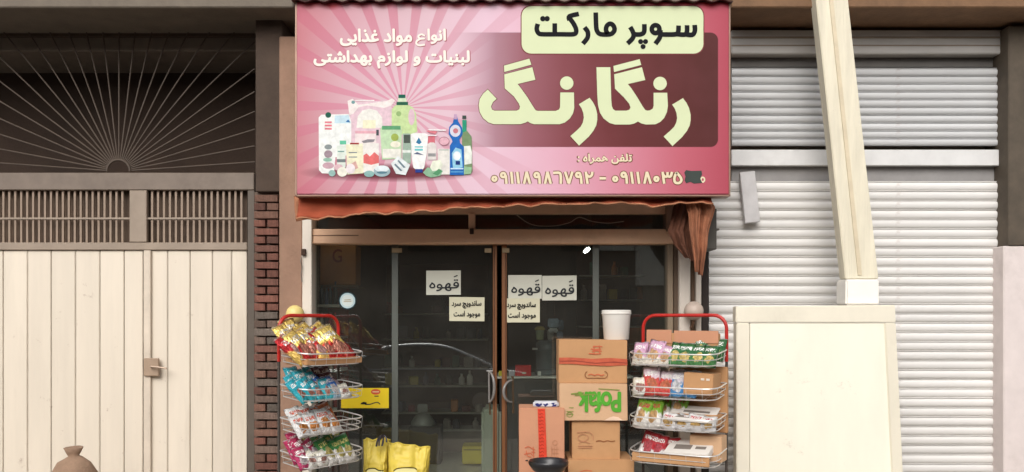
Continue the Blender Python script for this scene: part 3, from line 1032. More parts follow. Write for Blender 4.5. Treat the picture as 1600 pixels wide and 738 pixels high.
def lerp_prof2(P, v):
    t = v * (len(P) - 1)
    i = min(int(t), len(P) - 2)
    f = t - i
    return (P[i][0] + (P[i + 1][0] - P[i][0]) * f, P[i][1] + (P[i + 1][1] - P[i][1]) * f)


hang([(1070, 312), (1076, 335), (1079, 365), (1085, 400), (1087, 424)], [(1106, 303), (1118, 325), (1109, 360), (1105, 395), (1099, 434)], -.62, .035, 13)
part('gathered_canvas', bm, M('soiled_canvas', srgb(152, 98, 70), .9, var=.3, scale=6, dirt=.7, bump=.8, bscale=26), aw, 'all', label='gathered faded canvas end hanging at the right')
bm = new()
hang([(1056, 306), (1048, 345), (1044, 362), (1056, 384), (1070, 402)], [(1100, 306), (1092, 330), (1088, 360), (1088, 385), (1090, 412)], -.5, .03, 11)
part('gathered_canvas', bm, canvas_d, aw, 'all', label='dark brown fold behind the faded canvas end')
bm = new()
hang([(459, 306), (460, 330), (462, 346)], [(470, 306), (484, 325), (490, 342)], -.6, .015, 7, 6, 12)
part('canvas_corner', bm, canvas_p, aw, 'all')
gb = thing('junction_box', 'dark grey metal box behind the hanging canvas end by the shutter', 'box', (X(1112, -.35), -.3, Z(355, -.3)))
bm = new()
vs = pbox(bm, 1098, 1120, 326, 390, -.35, -.1, .006); part('casing', bm, M('dark_grey_metal', srgb(82, 78, 72), .6, metal=.2, dirt=.3), gb)
bm = new(); pbox(bm, 1120.3, 1124, 357, 360, -.3, -.2, .002); part('bolt', bm, M('dull_steel', (0, 0, 0)), gb)

# ------------------------------------------------------------------ left neighbour: pier, gate, sunburst grille
GY = .22
nb = thing('gateway_building', 'brown plastered gateway with recessed cream metal gate left of the shop', 'building', (-3.2, .3, 0))
bm = new(); pbox(bm, -320, 458, -120, 12, -.36, .3, .01); part('lintel', bm, M('dusty_lintel', srgb(112, 102, 90), .85, var=.15, dirt=.4, bump=.3), nb)
bm = new(); box(bm, -7.4, X(395, .1), .95, 1.02, 0, 4.3); part('recess_wall', bm, M('dark_recess_plaster', srgb(60, 45, 35), .9, var=.25, scale=1.4, dirt=.5, bump=.3), nb)
bm = new(); box(bm, -7.4, X(395, .1), .24, 1.02, 4.02, 4.1); part('soffit', bm, dark_brown, nb)
bm = new(); pbox(bm, 399, 441, 12.5, 300, -.08, .95, .008); part('upper_pier', bm, M('brown_plaster', srgb(74, 60, 50), .9, var=.2, dirt=.5, bump=.4), nb)
bm = new(); pbox(bm, 398, 436, 300.5, 790, -.02, .95, .0); part('pier_core', bm, M('mortar', srgb(112, 96, 84), .95, var=.15, dirt=.4, bump=.5), nb)
# bricks of the pier
brick_ms = [M('brick_%d' % i, srgb(*c),   .9, var=.25, scale=12, dirt=.4, bump=.9, bscale=45, rnd=.35) for i, c in enumerate([(136, 90, 76), (122, 84, 72), (136, 100, 84), (128, 106, 94), (118, 106, 96)])]
bw = X(437, -.04) - X(399, -.04)
bms = []
for m_ in brick_ms:
    bm = new(); box(bm, -.5 * 1, .5, -.05, .0, -.5, .5)
    for v in bm.verts:
        v.co.x *= 1; v.co.z *= .058
    me = bpy.data.meshes.new('brick'); bmesh.ops.bevel(bm, geom=list(bm.edges), offset=.003, segments=1, affect='EDGES'); bm.to_mesh(me); bm.free(); me.materials.append(m_); bms.append(me)
ztop = Z(301, -.04)
nrow = int(ztop / .07)
for i in range(nrow):
    z = .035 + i * .07
    frac = z / ztop
    split = [.5] if i % 2 else [.28, .78] if False else [0]
    cells = [(0, 1)] if i % 2 == 0 else [(0, .47), (.53, 1)]
    for a, b in cells:
        k = random.choice([0, 0, 1, 2]) if .62 < frac < .93 else random.choice([2, 3, 4, 4, 1]) if frac > .3 else random.choice([0, 2, 3])
        o = bpy.data.objects.new('brick', bms[k]); C.objects.link(o); o.parent = nb
        xc = X(399, -.04) + bw * (a + b) / 2
        o.scale = (bw * (b - a) * random.uniform(.93, .98), 1, random.uniform(.92, 1.03))
        o.rotation_euler = (random.uniform(-.03, .03), random.uniform(-.015, .015), random.uniform(-.03, .03))
        o.location = Vector((xc, -.03 + random.uniform(-.006, .004), z)) - nb.location
gate = thing('metal_gate', 'tall cream sheet metal double gate with barred top and sunburst grille', 'gate', (X(215, GY), GY, 0))
frm = M('gate_frame_paint', srgb(150, 134, 118), .55, var=.12, dirt=.4, scale=4)
barm = M('gate_bar_paint', srgb(146, 126, 108), .5, var=.15, dirt=.3)
dbar = M('aged_grille_iron', srgb(76, 62, 50), .6, var=.2, dirt=.3)
bm = new(); pbox(bm, -330, 397, 270, 297, GY - .03, GY + .03, .006); part('rail', bm, M('gate_rail_paint', srgb(118, 104, 92), .55, var=.15, dirt=.5), gate)
bm = new(); pbox(bm, -330, 386, 379, 391, GY - .02, GY + .03, .006); part('rail', bm, frm, gate)
for a, b, c_ in ((386.5, 398, 270), (-336, -322, 270)):
    bm = new(); pbox(bm, a, b, c_ if a < 0 else 297.5, 790, GY - .03, GY + .03, .006); part('jamb', bm, M('gate_jamb', srgb(92, 82, 72), .6, dirt=.4), gate)
bm = new(); pbox(bm, 202, 229, 297.5, 378.5, GY - .025, GY + .02, .005); part('meeting_stile', bm, frm, gate)
bm = new(); pbox(bm, 224, 235, 391.5, 788, GY - .03, GY - .002, .005); part('meeting_stile', bm, M('stile_cream', srgb(212, 198, 180), .5, dirt=.3), gate)
xs = [-322, -285, -247, -210, -172, -134, -97, -60, -33, 5, 43, 80, 118, 156, 194, 223.5]
xs2 = [235.5, 262, 297, 332, 362, 386]
for seq in (xs, xs2):
    for a, b in zip(seq, seq[1:]):
        bm = new(); pbox(bm, a + .5, b - .5, 391.5, 786, GY + random.uniform(0, .002), GY + .02, .005, 2)
        part('panel', bm, cream_metal, gate)
bm = new(); box(bm, 0, .018, 0, .018, Z(379, GY), Z(297, GY))
for v in bm.verts: v.co.z -= 0
vb = part('bar', bm, barm, None)
vb.parent = gate
first = True
k = -322
while k < 384:
    if not (197 < k < 232):
        p = (X(k, GY), GY, 0)
        if first:
            vb.location = Vector(p) - gate.location
            first = False
        else:
            inst('bar', vb, gate, Vector(p) - gate.location)
    k += 9.3
bm = new(); pbox(bm, -322, 386, 340, 343, GY - .01, GY - .001, .001); part('cross_bar', bm, frm, gate)
# backing sheet behind the bars
bm = new(); pbox(bm, -322, 386, 297, 379, GY + .06, GY + .07, 0); part('backing_sheet', bm, M('brown_backing', srgb(92, 74, 60), .8, var=.2, dirt=.4), gate)
# sunburst
hx, hz = X(186, GY), Z(268, GY)
for i in range(27):
    a = R(4 + i * 172 / 26)
    d = Vector((math.cos(a), 0, math.sin(a)))
    lim = min((X(398, GY) - hx) / d.x if d.x > .02 else (X(-322, GY) - hx) / d.x if d.x < -.02 else 9, (Z(16, GY) - hz) / max(d.z, .01))
    lim = min(lim, 3.2)
    bm = new(); tube(bm, [Vector((hx, GY, hz)) + d * .10, Vector((hx, GY, hz)) + d * lim], .0065, 6)
    part('sun_ray', bm, dbar, gate, True)
bm = new(); tube(bm, [Vector((hx + .1 * math.cos(R(6 * i)), GY - .01, hz + .1 * math.sin(R(6 * i)))) for i in range(31)], .011, 6); part('sun_hub', bm, dbar, gate, True)
bm = new(); pbox(bm, 224, 248, 560, 588, GY - .055, GY - .031, .006); part('lock', bm, M('lock_brown', srgb(176, 152, 130), .5, metal=.3, dirt=.5), gate)
bm = new(); tube(bm, [pp(236, 573, GY - .06), pp(236, 573, GY - .1), pp(247, 574, GY - .105), pp(260, 576, GY - .1)], .009, 8); part('lever', bm, M('lever_metal', srgb(160, 140, 122), .4, metal=.4), gate, True)

# brown sack in front of the gate
bm = new()
pr = [(0, 0), (.17, .0), (.2, .08), (.2, .2), (.18, .32), (.13, .41), (.06, .45), (.035, .465), (.05, .49), (.075, .53), (.06, .535), (.03, .49), (0, .49)]
lathe(bm, pr, 0, 0, 0, 36, 1, .75)
for v in bm.verts:
    n_ = noise.noise(v.co * 7) * .03
    v.co.x += n_; v.co.z += .6 * n_ * (v.co.z > .05)
bmesh.ops.translate(bm, verts=bm.verts, vec=(X(115, -.45), -.45, .0))
o = part('sack', bm, M('brown_sackcloth', srgb(150, 122, 100), .95, var=.2, scale=9, bump=.6, bscale=60), None, 'all')
tag(o, 'brown rounded sack low in front of the cream gate', 'sack')

# ------------------------------------------------------------------ right neighbour: shutters
RY = .12
nr = thing('shuttered_shop', 'closed neighbouring shop front right of the supermarket with brown beam on top', 'building', (X(1350, .3), .3, 0))
bm = new(); pbox(bm, 1144, 1960, -120, 12, -.36, .3, .01); part('beam', bm, M('brown_beam', srgb(118, 88, 62), .8, var=.2, dirt=.5, bump=.3), nr)
bm = new(); pbox(bm, 1141, 1960, 12, 46, .3, .34, .0); part('recess_wall', bm, M('dark_gap', srgb(44, 36, 30), .9), nr)
bm = new(); pbox(bm, 1108, 1960, -100, 800, .34, .5, .0); part('wall', bm, plaster_grey, nr)
bm = new(); pbox(bm, 1576, 1640, 40, 384, -.05, .3, .008); part('pier', bm, M('olive_dark_paint', srgb(84, 74, 62), .8, var=.25, dirt=.4), nr)
bm = new(); pbox(bm, 1568, 1700, 384.5, 790, -.04, .3, .008); part('pier', bm, M('pinkish_white_paint', srgb(216, 204, 200), .7, var=.06, dirt=.3), nr)
sh = thing('roller_shutter', 'closed pale grey roller shutter with horizontal slats right of the supermarket', 'shutter', (X(1350, RY), RY, 0))
lt = M('pale_shutter_paint', srgb(226, 223, 219), .5, var=.06, scale=1.6, dirt=.32, stretch=(.5, 1, 2), bump=.05, rnd=.1, rust=.2)
gy = M('grey_shutter_paint', srgb(204, 204, 204), .5, var=.07, scale=1.6, dirt=.35, stretch=(.5, 1, 2), rnd=.14, rust=.2)


def slat_bm(x0, x1, h, y):
    """one curled lath: bulging face and a narrow locking ridge"""
    bm = bmesh.new()
    pr = [(0.004, 0), (-.003, .05), (-.009, .2), (-.012, .42), (-.010, .64), (-.002, .8), (.010, .83), (.010, .87), (-.001, .9), (-.002, .95), (.004, .99), (.014, .99), (.014, 0)]
    A = [bm.verts.new((x0, y + a, b * h)) for a, b in pr]
    B = [bm.verts.new((x1, y + a, b * h)) for a, b in pr]
    n = len(pr)
    for i in range(n):
        bm.faces.new((A[i], B[i], B[(i + 1) % n], A[(i + 1) % n]))
    bm.faces.new(A[::-1]); bm.faces.new(B)
    bmesh.ops.recalc_face_normals(bm, faces=bm.faces)
    return bm


def shutter_run(px0, px1, ptop, pbot, pitch, mat_):
    h = pitch * (RY + D) / F
    n = int((pbot - ptop) / pitch)
    s0 = None
    for i in range(n):
        z = Z(ptop + (i + 1) * pitch, RY)
        if z < 0: break
        if s0 is None:
            bm = slat_bm(X(px0, RY), X(px1, RY), h, 0)
            s0 = part('slat', bm, mat_, None, True); s0.parent = sh
            for v in s0.data.vertices: v.co.x -= sh.location.x
            s0.location = (0, 0, z)
        else:
            inst('slat', s0, sh, (0, random.uniform(-.003, .003), z), (random.uniform(-.03, .03), random.uniform(-.0006, .0006), 0))


shutter_run(1107.5, 1900, 283, 788, 14.7, lt)
shutter_run(1143, 1900, 106, 232, 12.2, gy)
bm = new(); pbox(bm, 1143, 1900, 234, 259, RY - .03, RY + .02, .005); part('bottom_rail', bm, M('rail_grey', srgb(214, 213, 211), .5, var=.06, dirt=.3), sh)
bm = new(); pbox(bm, 1143, 1900, 46.5, 84, RY - .05, RY + .1, .01); part('roller_box', bm, M('box_grey', srgb(196, 192, 187), .55, var=.08, dirt=.45, stretch=(.4, 1, 2)), sh)
for a, b, c_ in ((57, 60, 0), (70, 72, 0)):
    bm = new(); pbox(bm, 1143, 1900, a, b, RY - .056, RY - .051, .001); part('box_ridge', bm, frm, sh)
bm = new(); pbox(bm, 1143, 1900, 84.5, 105, RY + .06, RY + .08, 0); part('gap_plate', bm, M('gap_dark', srgb(108, 104, 100), .8), sh)
bm = new(); pbox(bm, 1143, 1900, 259.5, 283, RY + .04, RY + .05, 0); part('gap_plate', bm, M('gap_dark2', srgb(146, 143, 141), .8), sh)
bk = thing('wall_bracket', 'slanted grey metal plate on the shutter right of the pink sign', 'bracket', (X(1178, .05), .05, Z(308, .05)))
bm = new()
vs = pbox(bm, 1160, 1184, 268, 348, .02, .06, .004)
bmesh.ops.rotate(bm, cent=pp(1172, 308, .04), matrix=Matrix.Rotation(R(-6), 3, 'Y'), verts=bm.verts)
part('plate', bm, M('plate_grey', srgb(196, 193, 192), .5, metal=.2), bk)

# leaning cream post and cream cabinet
LP = thing('leaning_post', 'long cream timber post leaning in front of the grey shutter', 'post', (X(1345, -.5), -.45, Z(430, -.45)))
bm = new()
def quadbox(bm, P, y0, y1):
    f = [bm.verts.new(pp(a, b, y0)) for a, b in P]
    dv = Vector((0, y1 - y0, 0))
    g = [bm.verts.new(v.co + dv) for v in f]
    n = len(P)
    bm.faces.new(f); bm.faces.new(g[::-1])
    for i in range(n): bm.faces.new((f[i], g[i], g[(i + 1) % n], f[(i + 1) % n]))
    bmesh.ops.recalc_face_normals(bm, faces=bm.faces)
quadbox(bm, [(1272, -30), (1322, -30), (1373, 436), (1321, 436)], -.45, -.33)
bmesh.ops.bevel(bm, geom=list(bm.edges), offset=.006, segments=2, affect='EDGES')
cpm = M('cream_timber_paint', srgb(220, 212, 190), .7, var=.12, scale=5, dirt=.5, stretch=(3, 3, .3), bump=.5, bscale=20, rust=.35)
part('shaft', bm, cpm, LP)
bm = new(); quadbox(bm, [(1293, -30), (1299, -30), (1347, 430), (1341, 430)], -.459, -.451); part('batten', bm, M('batten_paint', srgb(208, 194, 166), .6, dirt=.3), LP)
bm = new(); pbox(bm, 1322, 1374, 436.5, 477, -.5, -.3, .012, 2); part('foot_block', bm, M('white_block', srgb(238, 234, 226), .6, var=.04), LP)

cb = thing('framed_board', 'large plain cream framed board standing on the pavement before the grey shutter', 'board', (X(1275, -.45), -.5, 0))
crm = M('cream_enamel', srgb(242, 237, 219), .6, var=.05, scale=1.8, dirt=.22, bump=.25, bscale=5, rust=.25, stretch=(1.6, 1, .5))
frb = M('cream_frame', srgb(228, 221, 202), .6, var=.07, scale=3, dirt=.35, rust=.3, stretch=(1, 1, .5))
bm = new(); quadbox(bm, [(1172, 505), (1382, 505), (1396, 797), (1172, 797)], -.588, -.52); part('sheet', bm, crm, cb)
for nm, q in (('top_rail', [(1150, 479), (1399, 477), (1400, 504.5), (1150, 504.5)]), ('left_stile', [(1151, 505), (1171.5, 505), (1171.5, 798), (1151, 798)]), ('right_stile', [(1382.5, 505), (1400, 505), (1414, 798), (1396.5, 798)])):
    bm = new(); quadbox(bm, q, -.6, -.5); bmesh.ops.bevel(bm, geom=list(bm.edges), offset=.006, segments=2, affect='EDGES'); part(nm, bm, frb, cb)
for a in (1200, 1350):
    bm = new(); tube(bm, [(X(a, -.5), -.5, Z(520, -.5)), (X(a, -.1), -.12, .0)], .015, 8); part('rear_strut', bm, tan_dark, cb)

# ------------------------------------------------------------------ papers and stickers on the glass
def paper(name, label, px0, px1, py0, py1, lines, m, cat='paper notice', skew=0, yy=-.004):
    o = thing(name, label, cat, (X((px0 + px1) / 2, yy), yy, Z((py0 + py1) / 2, yy)))
    bm = new()
    x0, x1, z0, z1 = X(px0, yy), X(px1, yy), Z(py1, yy), Z(py0, yy)
    sheet(bm, lambda u, v: (x0 + (x1 - x0) * u, yy - .003 * abs(math.sin(u * 3 + v * 2)) * (.3 + v * (1 - v)), z0 + (z1 - z0) * v + skew * (u - .5) * .01), 8, 6, (0, .001, 0))
    part('sheet', bm, m, o)
    for (s, a, b, c_, d_, off, mm) in lines:
        bm = bm_text(s, a, b, c_, d_, yy - .0052, off * 1.0 if s == 'قهوه' else .06); part('lettering', bm, mm, o)
        if s == 'قهوه':
            bm = bm_stroke([[(b - 8, c_ - 4), (b - 2, c_ - 6.5)]], 1.6, yy - .0052); part('vowel_mark', bm, mm, o)
    return o


paper('paper_sign', 'white coffee sign on the left glass door, alone above the small sandwich notice', 666, 720, 423, 461, [('قهوه', 671, 717, 437, 455, .045, ink_grey)], paper_m, skew=.2)
paper('paper_sign', 'ivory two line sandwich notice on the left glass door', 702, 757, 464.5, 502, [('ساندویچ سرد', 706, 752, 470, 482, .012, ink), ('موجود است', 709, 750, 486, 497, .012, ink)], paper_y, skew=-.3)
paper('paper_sign', 'white coffee sign on the right glass door, left one of the joined pair', 794, 846.5, 430, 467, [('قهوه', 799, 844, 444, 462, .045, ink_grey)], paper_m)
paper('paper_sign', 'white coffee sign on the right glass door, right one of the joined pair', 847.2, 901, 431, 469.5, [('قهوه', 852, 897, 445, 464, .045, ink_grey)], paper_m, skew=.3)
paper('paper_sign', 'ivory two line sandwich notice below the joined coffee signs', 789, 843.5, 466.5, 504, [('ساندویچ سرد', 792, 837, 472, 484, .012, ink), ('موجود است', 794, 837, 488, 499, .012, ink)], paper_y, yy=-.011)
o = thing('paper_sign', 'yellow notice with small red oval emblem low on the left glass', 'sticker', (X(571, -.004), -.004, Z(621, -.004)))
bm = new(); pbox(bm, 533, 607.5, 606.5, 638, -.005, -.0035, 0); part('sheet', bm, M('yellow_card', srgb(226, 196, 20), .5, var=.05), o)
bm = bm_poly([ell(587, 612.5, 7.5, 4.4)], -.006); part('emblem', bm, M('faded_red_print', srgb(206, 92, 60), .5), o)
bm = bm_poly([rc(582, 611.5, 592, 613.3)], -.0068); part('emblem_bar', bm, M('pale_print', srgb(226, 190, 150), .5), o)
bm = bm_poly([rc(585, 618.5, 591.5, 620)], -.006); part('small_print', bm, ink_grey, o)
bm = bm_stroke([[(564, 631), (568, 629), (573, 630)], [(570, 632), (578, 632), (584, 630), (590, 629), (594, 632)]], 1.6, -.006); part('small_print', bm, ink_grey, o)
bm = bm_poly([[(563, 632), (567, 628.5), (571, 629), (574, 632)]], -.0068); part('small_print', bm, ink, o)
o = thing('round_sticker', 'round pale blue sticker with dark ring on the left glass', 'sticker', (X(543, -.003), -.003, Z(470, -.003)))
bm = bm_poly([ell(543, 470, 14, 14, 32)], -.003); part('ring', bm, M('dark_teal_print', srgb(40, 58, 62), .5), o)
bm = bm_poly([ell(543, 470, 12, 12, 32)], -.004); part('disc', bm, M('pale_blue_print', srgb(182, 204, 208), .5, var=.05), o)
bm = bm_poly([ell(543, 470, 9.2, 9.2, 32)], -.005); part('disc', bm, M('pale_blue_print2', srgb(206, 216, 212), .5, var=.05), o)
bm = bm_stroke([[(538, 469), (548, 468.5)], [(537, 471.5), (549, 471)]], .9, -.006, smooth=False); part('small_print', bm, M('sand_print', srgb(160, 140, 100), .6), o)

# ------------------------------------------------------------------ snack racks
PK = {}


def pillow(name, wd, ht, th, seed):
    bm = bmesh.new()
    nu, nv = 8, 10
    rnd = random.Random(seed)
    of = Vector((rnd.random() * 20, rnd.random() * 20, rnd.random() * 20))

    def fn(sd):
        def f(u, v):
            x = (u - .5) * wd
            z = v * ht
            e = (max(0, math.sin(math.pi * u)) ** .45) * (max(0, math.sin(math.pi * min(1, max(0, (v - .05) / .9)))) ** .5)
            pinch = 1 - .06 * math.sin(math.pi * v)
            n_ = noise.noise(Vector((u * 3.2, v * 4.0, sd)) + of)
            n2 = noise.noise(Vector((u * 8, v * 8, sd + 5)) + of)
            return (x * pinch, sd * (th / 2 * e * (1 + .8 * n_ + .5 * n2) + .0006), z + .003 * math.sin(u * 60) * (v in (0, 1)))
        return f
    for sd in (-1, 1):
        f = fn(sd)
        g = [[bm.verts.new(f(i / nu, j / nv)) for j in range(nv + 1)] for i in range(nu + 1)]
        for i in range(nu):
            for j in range(nv):
                q = (g[i][j], g[i + 1][j], g[i + 1][j + 1], g[i][j + 1])
                bm.faces.new(q if sd < 0 else q[::-1])
    bmesh.ops.remove_doubles(bm, verts=bm.verts, dist=.0016)
    me = bpy.data.meshes.new(name)
    bm.to_mesh(me); bm.free()
    for p in me.polygons: p.use_smooth = True
    return me


KIND = {
    'gold': (packet_mat('gold', (1., .74, .2), (.55, .03, .03), (.85, .35, .25), split=.5, metal=.65, rough=.22), .115, .22, .05, 'shiny gold and red crisp packet'),
    'redgold': (packet_mat('redgold', (.55, .03, .035), (.9, .6, .16), (.8, .45, .4), split=.42, metal=.55, rough=.28), .115, .21, .05, 'shiny red packet with gold foot'),
    'turq': (packet_mat('turq', (.02, .36, .45), (.04, .45, .52), (.55, .2, .14), split=.4), .10, .19, .05, 'turquoise snack packet'),
    'blue': (packet_mat('blue', (.02, .12, .42), (.35, .5, .62), (.6, .55, .55), split=.5), .10, .19, .05, 'deep blue snack packet'),
    'maroon': (packet_mat('maroon', (.085, .012, .025), (.4, .3, .42), (.6, .5, .55), split=.5), .11, .18, .05, 'dark maroon snack packet'),
    'whiteorange': (packet_mat('whiteorange', (.7, .68, .66), (.78, .76, .74), (.72, .26, .04), split=.5, title=(.6, .1, .05)), .12, .18, .055, 'white packet with orange picture'),
    'orange': (packet_mat('orange', (.62, .14, .03), (.55, .1, .025), (.75, .4, .2), split=.5), .12, .19, .05, 'orange red snack packet'),
    'magenta': (packet_mat('magenta', (.42, .02, .09), (.5, .04, .14), (.8, .68, .7), split=.5), .11, .18, .05, 'magenta snack packet'),
    'greenwhite': (packet_mat('greenwhite', (.03, .2, .04), (.75, .72, .68), (.5, .42, .12), split=.48, title=(.7, .6, .2)), .10, .20, .05, 'green topped white snack packet'),
    'cream': (packet_mat('cream', (.8, .76, .62), (.82, .8, .74), (.5, .25, .2), split=.5), .11, .12, .05, 'cream coloured snack packet'),
    'pink': (packet_mat('pink', (.62, .36, .5), (.78, .72, .62), (.72, .42, .2), split=.42), .105, .18, .05, 'pink and cream snack packet'),
    'purple': (packet_mat('purple', (.38, .08, .3), (.75, .6, .68), (.7, .5, .4), split=.5), .10, .17, .05, 'purple and pale snack packet'),
    'greenyellow': (packet_mat('greenyellow', (.02, .13, .035), (.05, .2, .05), (.82, .62, .2), split=.5), .115, .18, .05, 'dark green packet with yellow picture'),
    'lime': (packet_mat('lime', (.2, .42, .03), (.78, .75, .7), (.62, .36, .14), split=.55, title=(.5, .05, .05)), .115, .20, .055, 'lime green topped white packet'),
    'tiedred': (packet_mat('tiedred', (.78, .62, .68), (.62, .06, .05), (.7, .18, .08), split=.6), .105, .18, .05, 'pale pink packet with red lower half'),
    'whiteblue': (packet_mat('whiteblue', (.72, .66, .72), (.06, .26, .55), (.75, .75, .78), split=.55), .10, .17, .05, 'white and blue snack packet'),
    'smallwhite': (packet_mat('smallwhite', (.78, .76, .74), (.72, .7, .7), (.65, .4, .12), split=.5, title=(.5, .1, .1)), .10, .11, .045, 'small white packet with orange picture'),
    'redwhite': (packet_mat('redwhite', (.45, .02, .03), (.75, .72, .7), (.55, .08, .1), split=.42), .12, .18, .055, 'red packet with white foot'),
}
for k, (m_, a, b, c_, d_) in KIND.items():
    PK[k] = []
    for s in range(3):
        me = pillow('packet_' + k, a, b, c_, hash(k) % 97 + s if False else len(k) * 7 + s)
        me.materials.append(m_)
        PK[k].append(me)
ORD = ['first', 'second', 'third', 'fourth', 'fifth', 'sixth', 'seventh', 'eighth', 'ninth', 'tenth', 'eleventh', 'twelfth']
BW, BD, BH = .60, .30, .085


def rack_builder(rx, ry, rz, W, side, label, tiers, hoop_col):
    r = thing('snack_rack', label, 'display rack', (rx, ry, 0), 'wire snack racks beside the doors')
    r.rotation_euler = (0, 0, rz)

    def lp(name, bm, mat_, smooth=True, parent=None):
        me = bpy.data.meshes.new(name); bm.to_mesh(me); bm.free(); me.materials.append(mat_)
        if smooth:
            for p in me.polygons: p.use_smooth = True
            me.set_sharp_from_angle(angle=R(40))
        o = bpy.data.objects.new(name, me); C.objects.link(o); o.parent = parent or r
        return o
    # red hoop: two uprights joined by a rounded top, with feet
    bm = bmesh.new()
    hw = W / 2 - .01
    ztop = 1.575 if side == 'right' else 1.572
    yb = BD / 2 + .02
    pts = [(-hw, yb, tiers[0] - .06), (-hw, yb, ztop - .1)] + [(-hw + .1 - .1 * math.cos(R(a)), yb, ztop - .1 + .1 * math.sin(R(a))) for a in range(15, 91, 15)] + [(hw - .1 + .1 * math.cos(R(a)), yb, ztop - .1 + .1 * math.sin(R(a))) for a in range(90, -1, -15)] + [(hw, yb, tiers[0] - .06)]
    tube(bm, pts, .0135, 10)
    lp('hoop', bm, hoop_col)
    for sx in (-1, 1):
        bm = bmesh.new(); tube(bm, [(sx * hw, yb, tiers[0] - .061), (sx * hw, yb, .03)], .011, 10); lp('upright', bm, M('dark_upright', srgb(70, 62, 56), .6, dirt=.3))
        bm = bmesh.new(); tube(bm, [(sx * hw, yb + .0, .03), (sx * hw, -BD / 2 - .05, .03)], .013, 8); lp('foot', bm, M('dark_upright', (0, 0, 0)))
        bm = bmesh.new(); lathe(bm, [(0, -.03), (.016, -.03), (.018, 0), (0, .002)], sx * hw, -BD / 2 - .05, .03, 10); lp('foot_cap', bm, black_pl)
    for zt in tiers:
        b = bpy.data.objects.new('basket', None); C.objects.link(b); b.parent = r; b.location = (0, 0, zt)

        def loop(z, inset, rr=.10, slope=.0):
            o = []
            x1, y1_ = W / 2 - inset, BD / 2 - inset
            for cx, cy, a0 in ((x1 - rr, -y1_ + rr, -90), (x1 - .02, y1_ - .02, 0), (-x1 + .02, y1_ - .02, 90), (-x1 + rr, -y1_ + rr, 180)):
                q = rr if cy < 0 else .02
                for t_ in range(0, 91, 18):
                    o.append((cx + q * math.cos(R(a0 + t_)), cy + q * math.sin(R(a0 + t_)), z))
            return [(p[0], p[1], p[2] + .03 * (p[1] / BD + .5)) for p in o]
        bm = bmesh.new(); tube(bm, loop(0, 0), .0052, 8, True); lp('rim_wire', bm, wire_m, True, b)
        bm = bmesh.new(); tube(bm, loop(-.042, .006), .0036, 6, True); lp('side_wire', bm, wire_m, True, b)
        bm = bmesh.new(); tube(bm, loop(-BH, .014), .0042, 6, True); lp('bottom_wire', bm, wire_m, True, b)
        bm = bmesh.new()
        a_, c_ = loop(0, 0), loop(-BH, .014)
        nx = 4
        for i in range(nx + 1):
            x = -W / 2 + .1 + (W - .2) * i / nx
            tube(bm, [(x, -BD / 2, 0), (x, -BD / 2 + .014, -BH), (x, BD / 2 - .014, -BH + .027), (x, BD / 2, .03)], .0015, 5)
        for i in range(3):
            y = -BD / 2 + .05 + (BD - .08) * i / 2
            dz = .03 * (y / BD + .5)
            tube(bm, [(-W / 2, y, dz), (-W / 2 + .014, y, -BH + dz), (W / 2 - .014, y, -BH + dz), (W / 2, y, dz)], .0015, 5)
        o = lp('floor_mesh', bm, wire_m, True, b)
    return r


def put(rack, me, name, label, cat, lx, ly, z, tilt, yaw, roll, group, sc=1):
    o = bpy.data.objects.new(name, me); C.objects.link(o)
    m = Matrix.Translation(rack.location) @ Matrix.Rotation(rack.rotation_euler.z, 4, 'Z') @ Matrix.Translation((lx, ly, z)) @ Matrix.Rotation(yaw, 4, 'Z') @ Matrix.Rotation(-tilt, 4, 'X') @ Matrix.Rotation(roll, 4, 'Y')
    o.matrix_world = m
    o.scale = (sc * 1.3, sc * 1.2, sc * 1.25)
    return tag(o, label, cat, group)


TIER = ['top', 'second', 'third', 'lowest']


def fill(rack, side, ti, zt, row, kinds, x0, x1, ly, dz=0, tilt=22, roll=0, sc=1.0, cnt={}):
    n = len(kinds)
    for i, k in enumerate(kinds):
        if not k: continue
        sc_ = sc * random.uniform(.9, 1.1)
        lx = x0 + (x1 - x0) * (i / (n - 1) if n > 1 else .5) + random.uniform(-.008, .008)
        lb = row + ' row'
        ord_ = ORD[i]
        put(rack, random.choice(PK[k]), 'snack_packet', f'{KIND[k][4]}, {ord_} in {lb}, {TIER[ti]} basket of {side} rack', 'snack packet',
            lx, ly, zt - BH + .008 + dz + .03 * (ly / BD + .5), R(tilt + random.uniform(-5, 5)), R(random.uniform(-9, 9)), R(roll + random.uniform(-9, 9)), f'snack packets in the {side} rack', sc_)


# left rack, turned towards the doors
LT = [Z(553, -.98), Z(608, -.98), Z(660, -.98), Z(712, -.98)]
lr = rack_builder(-1.405, -.80, R(52), .58, 'left', 'wire snack rack with red hoop at the left end of the glass front', LT, red_enamel)
fill(lr, 'left', 0, LT[0], 'front', ['redgold', 'gold', 'gold', 'redgold', 'gold', 'gold', 'gold'], -.22, .21, -.07, .005, 34, -28, 1.08)
fill(lr, 'left', 0, LT[0], 'middle', ['gold', 'redgold', 'gold', 'gold', 'redgold', 'gold'], -.2, .18, .0, .035, 32, -26, 1.08)
fill(lr, 'left', 0, LT[0], 'back', ['gold', 'redgold', 'gold', 'redgold', 'gold'], -.18, .16, .07, .06, 28, -18, .9)
fill(lr, 'left', 1, LT[1], 'front', ['turq', 'turq', 'turq', 'turq', 'blue', 'cream'], -.23, .15, -.09, -.02, 34, -16, .85)
fill(lr, 'left', 1, LT[1], 'middle', ['turq', 'turq', 'turq', 'blue', 'maroon', 'maroon'], -.22, .15, -.02, .01, 32, -18, .88)
fill(lr, 'left', 1, LT[1], 'back', ['turq', 'blue', 'turq', 'maroon', 'maroon'], -.18, .14, .06, .02, 26, -12, .88)
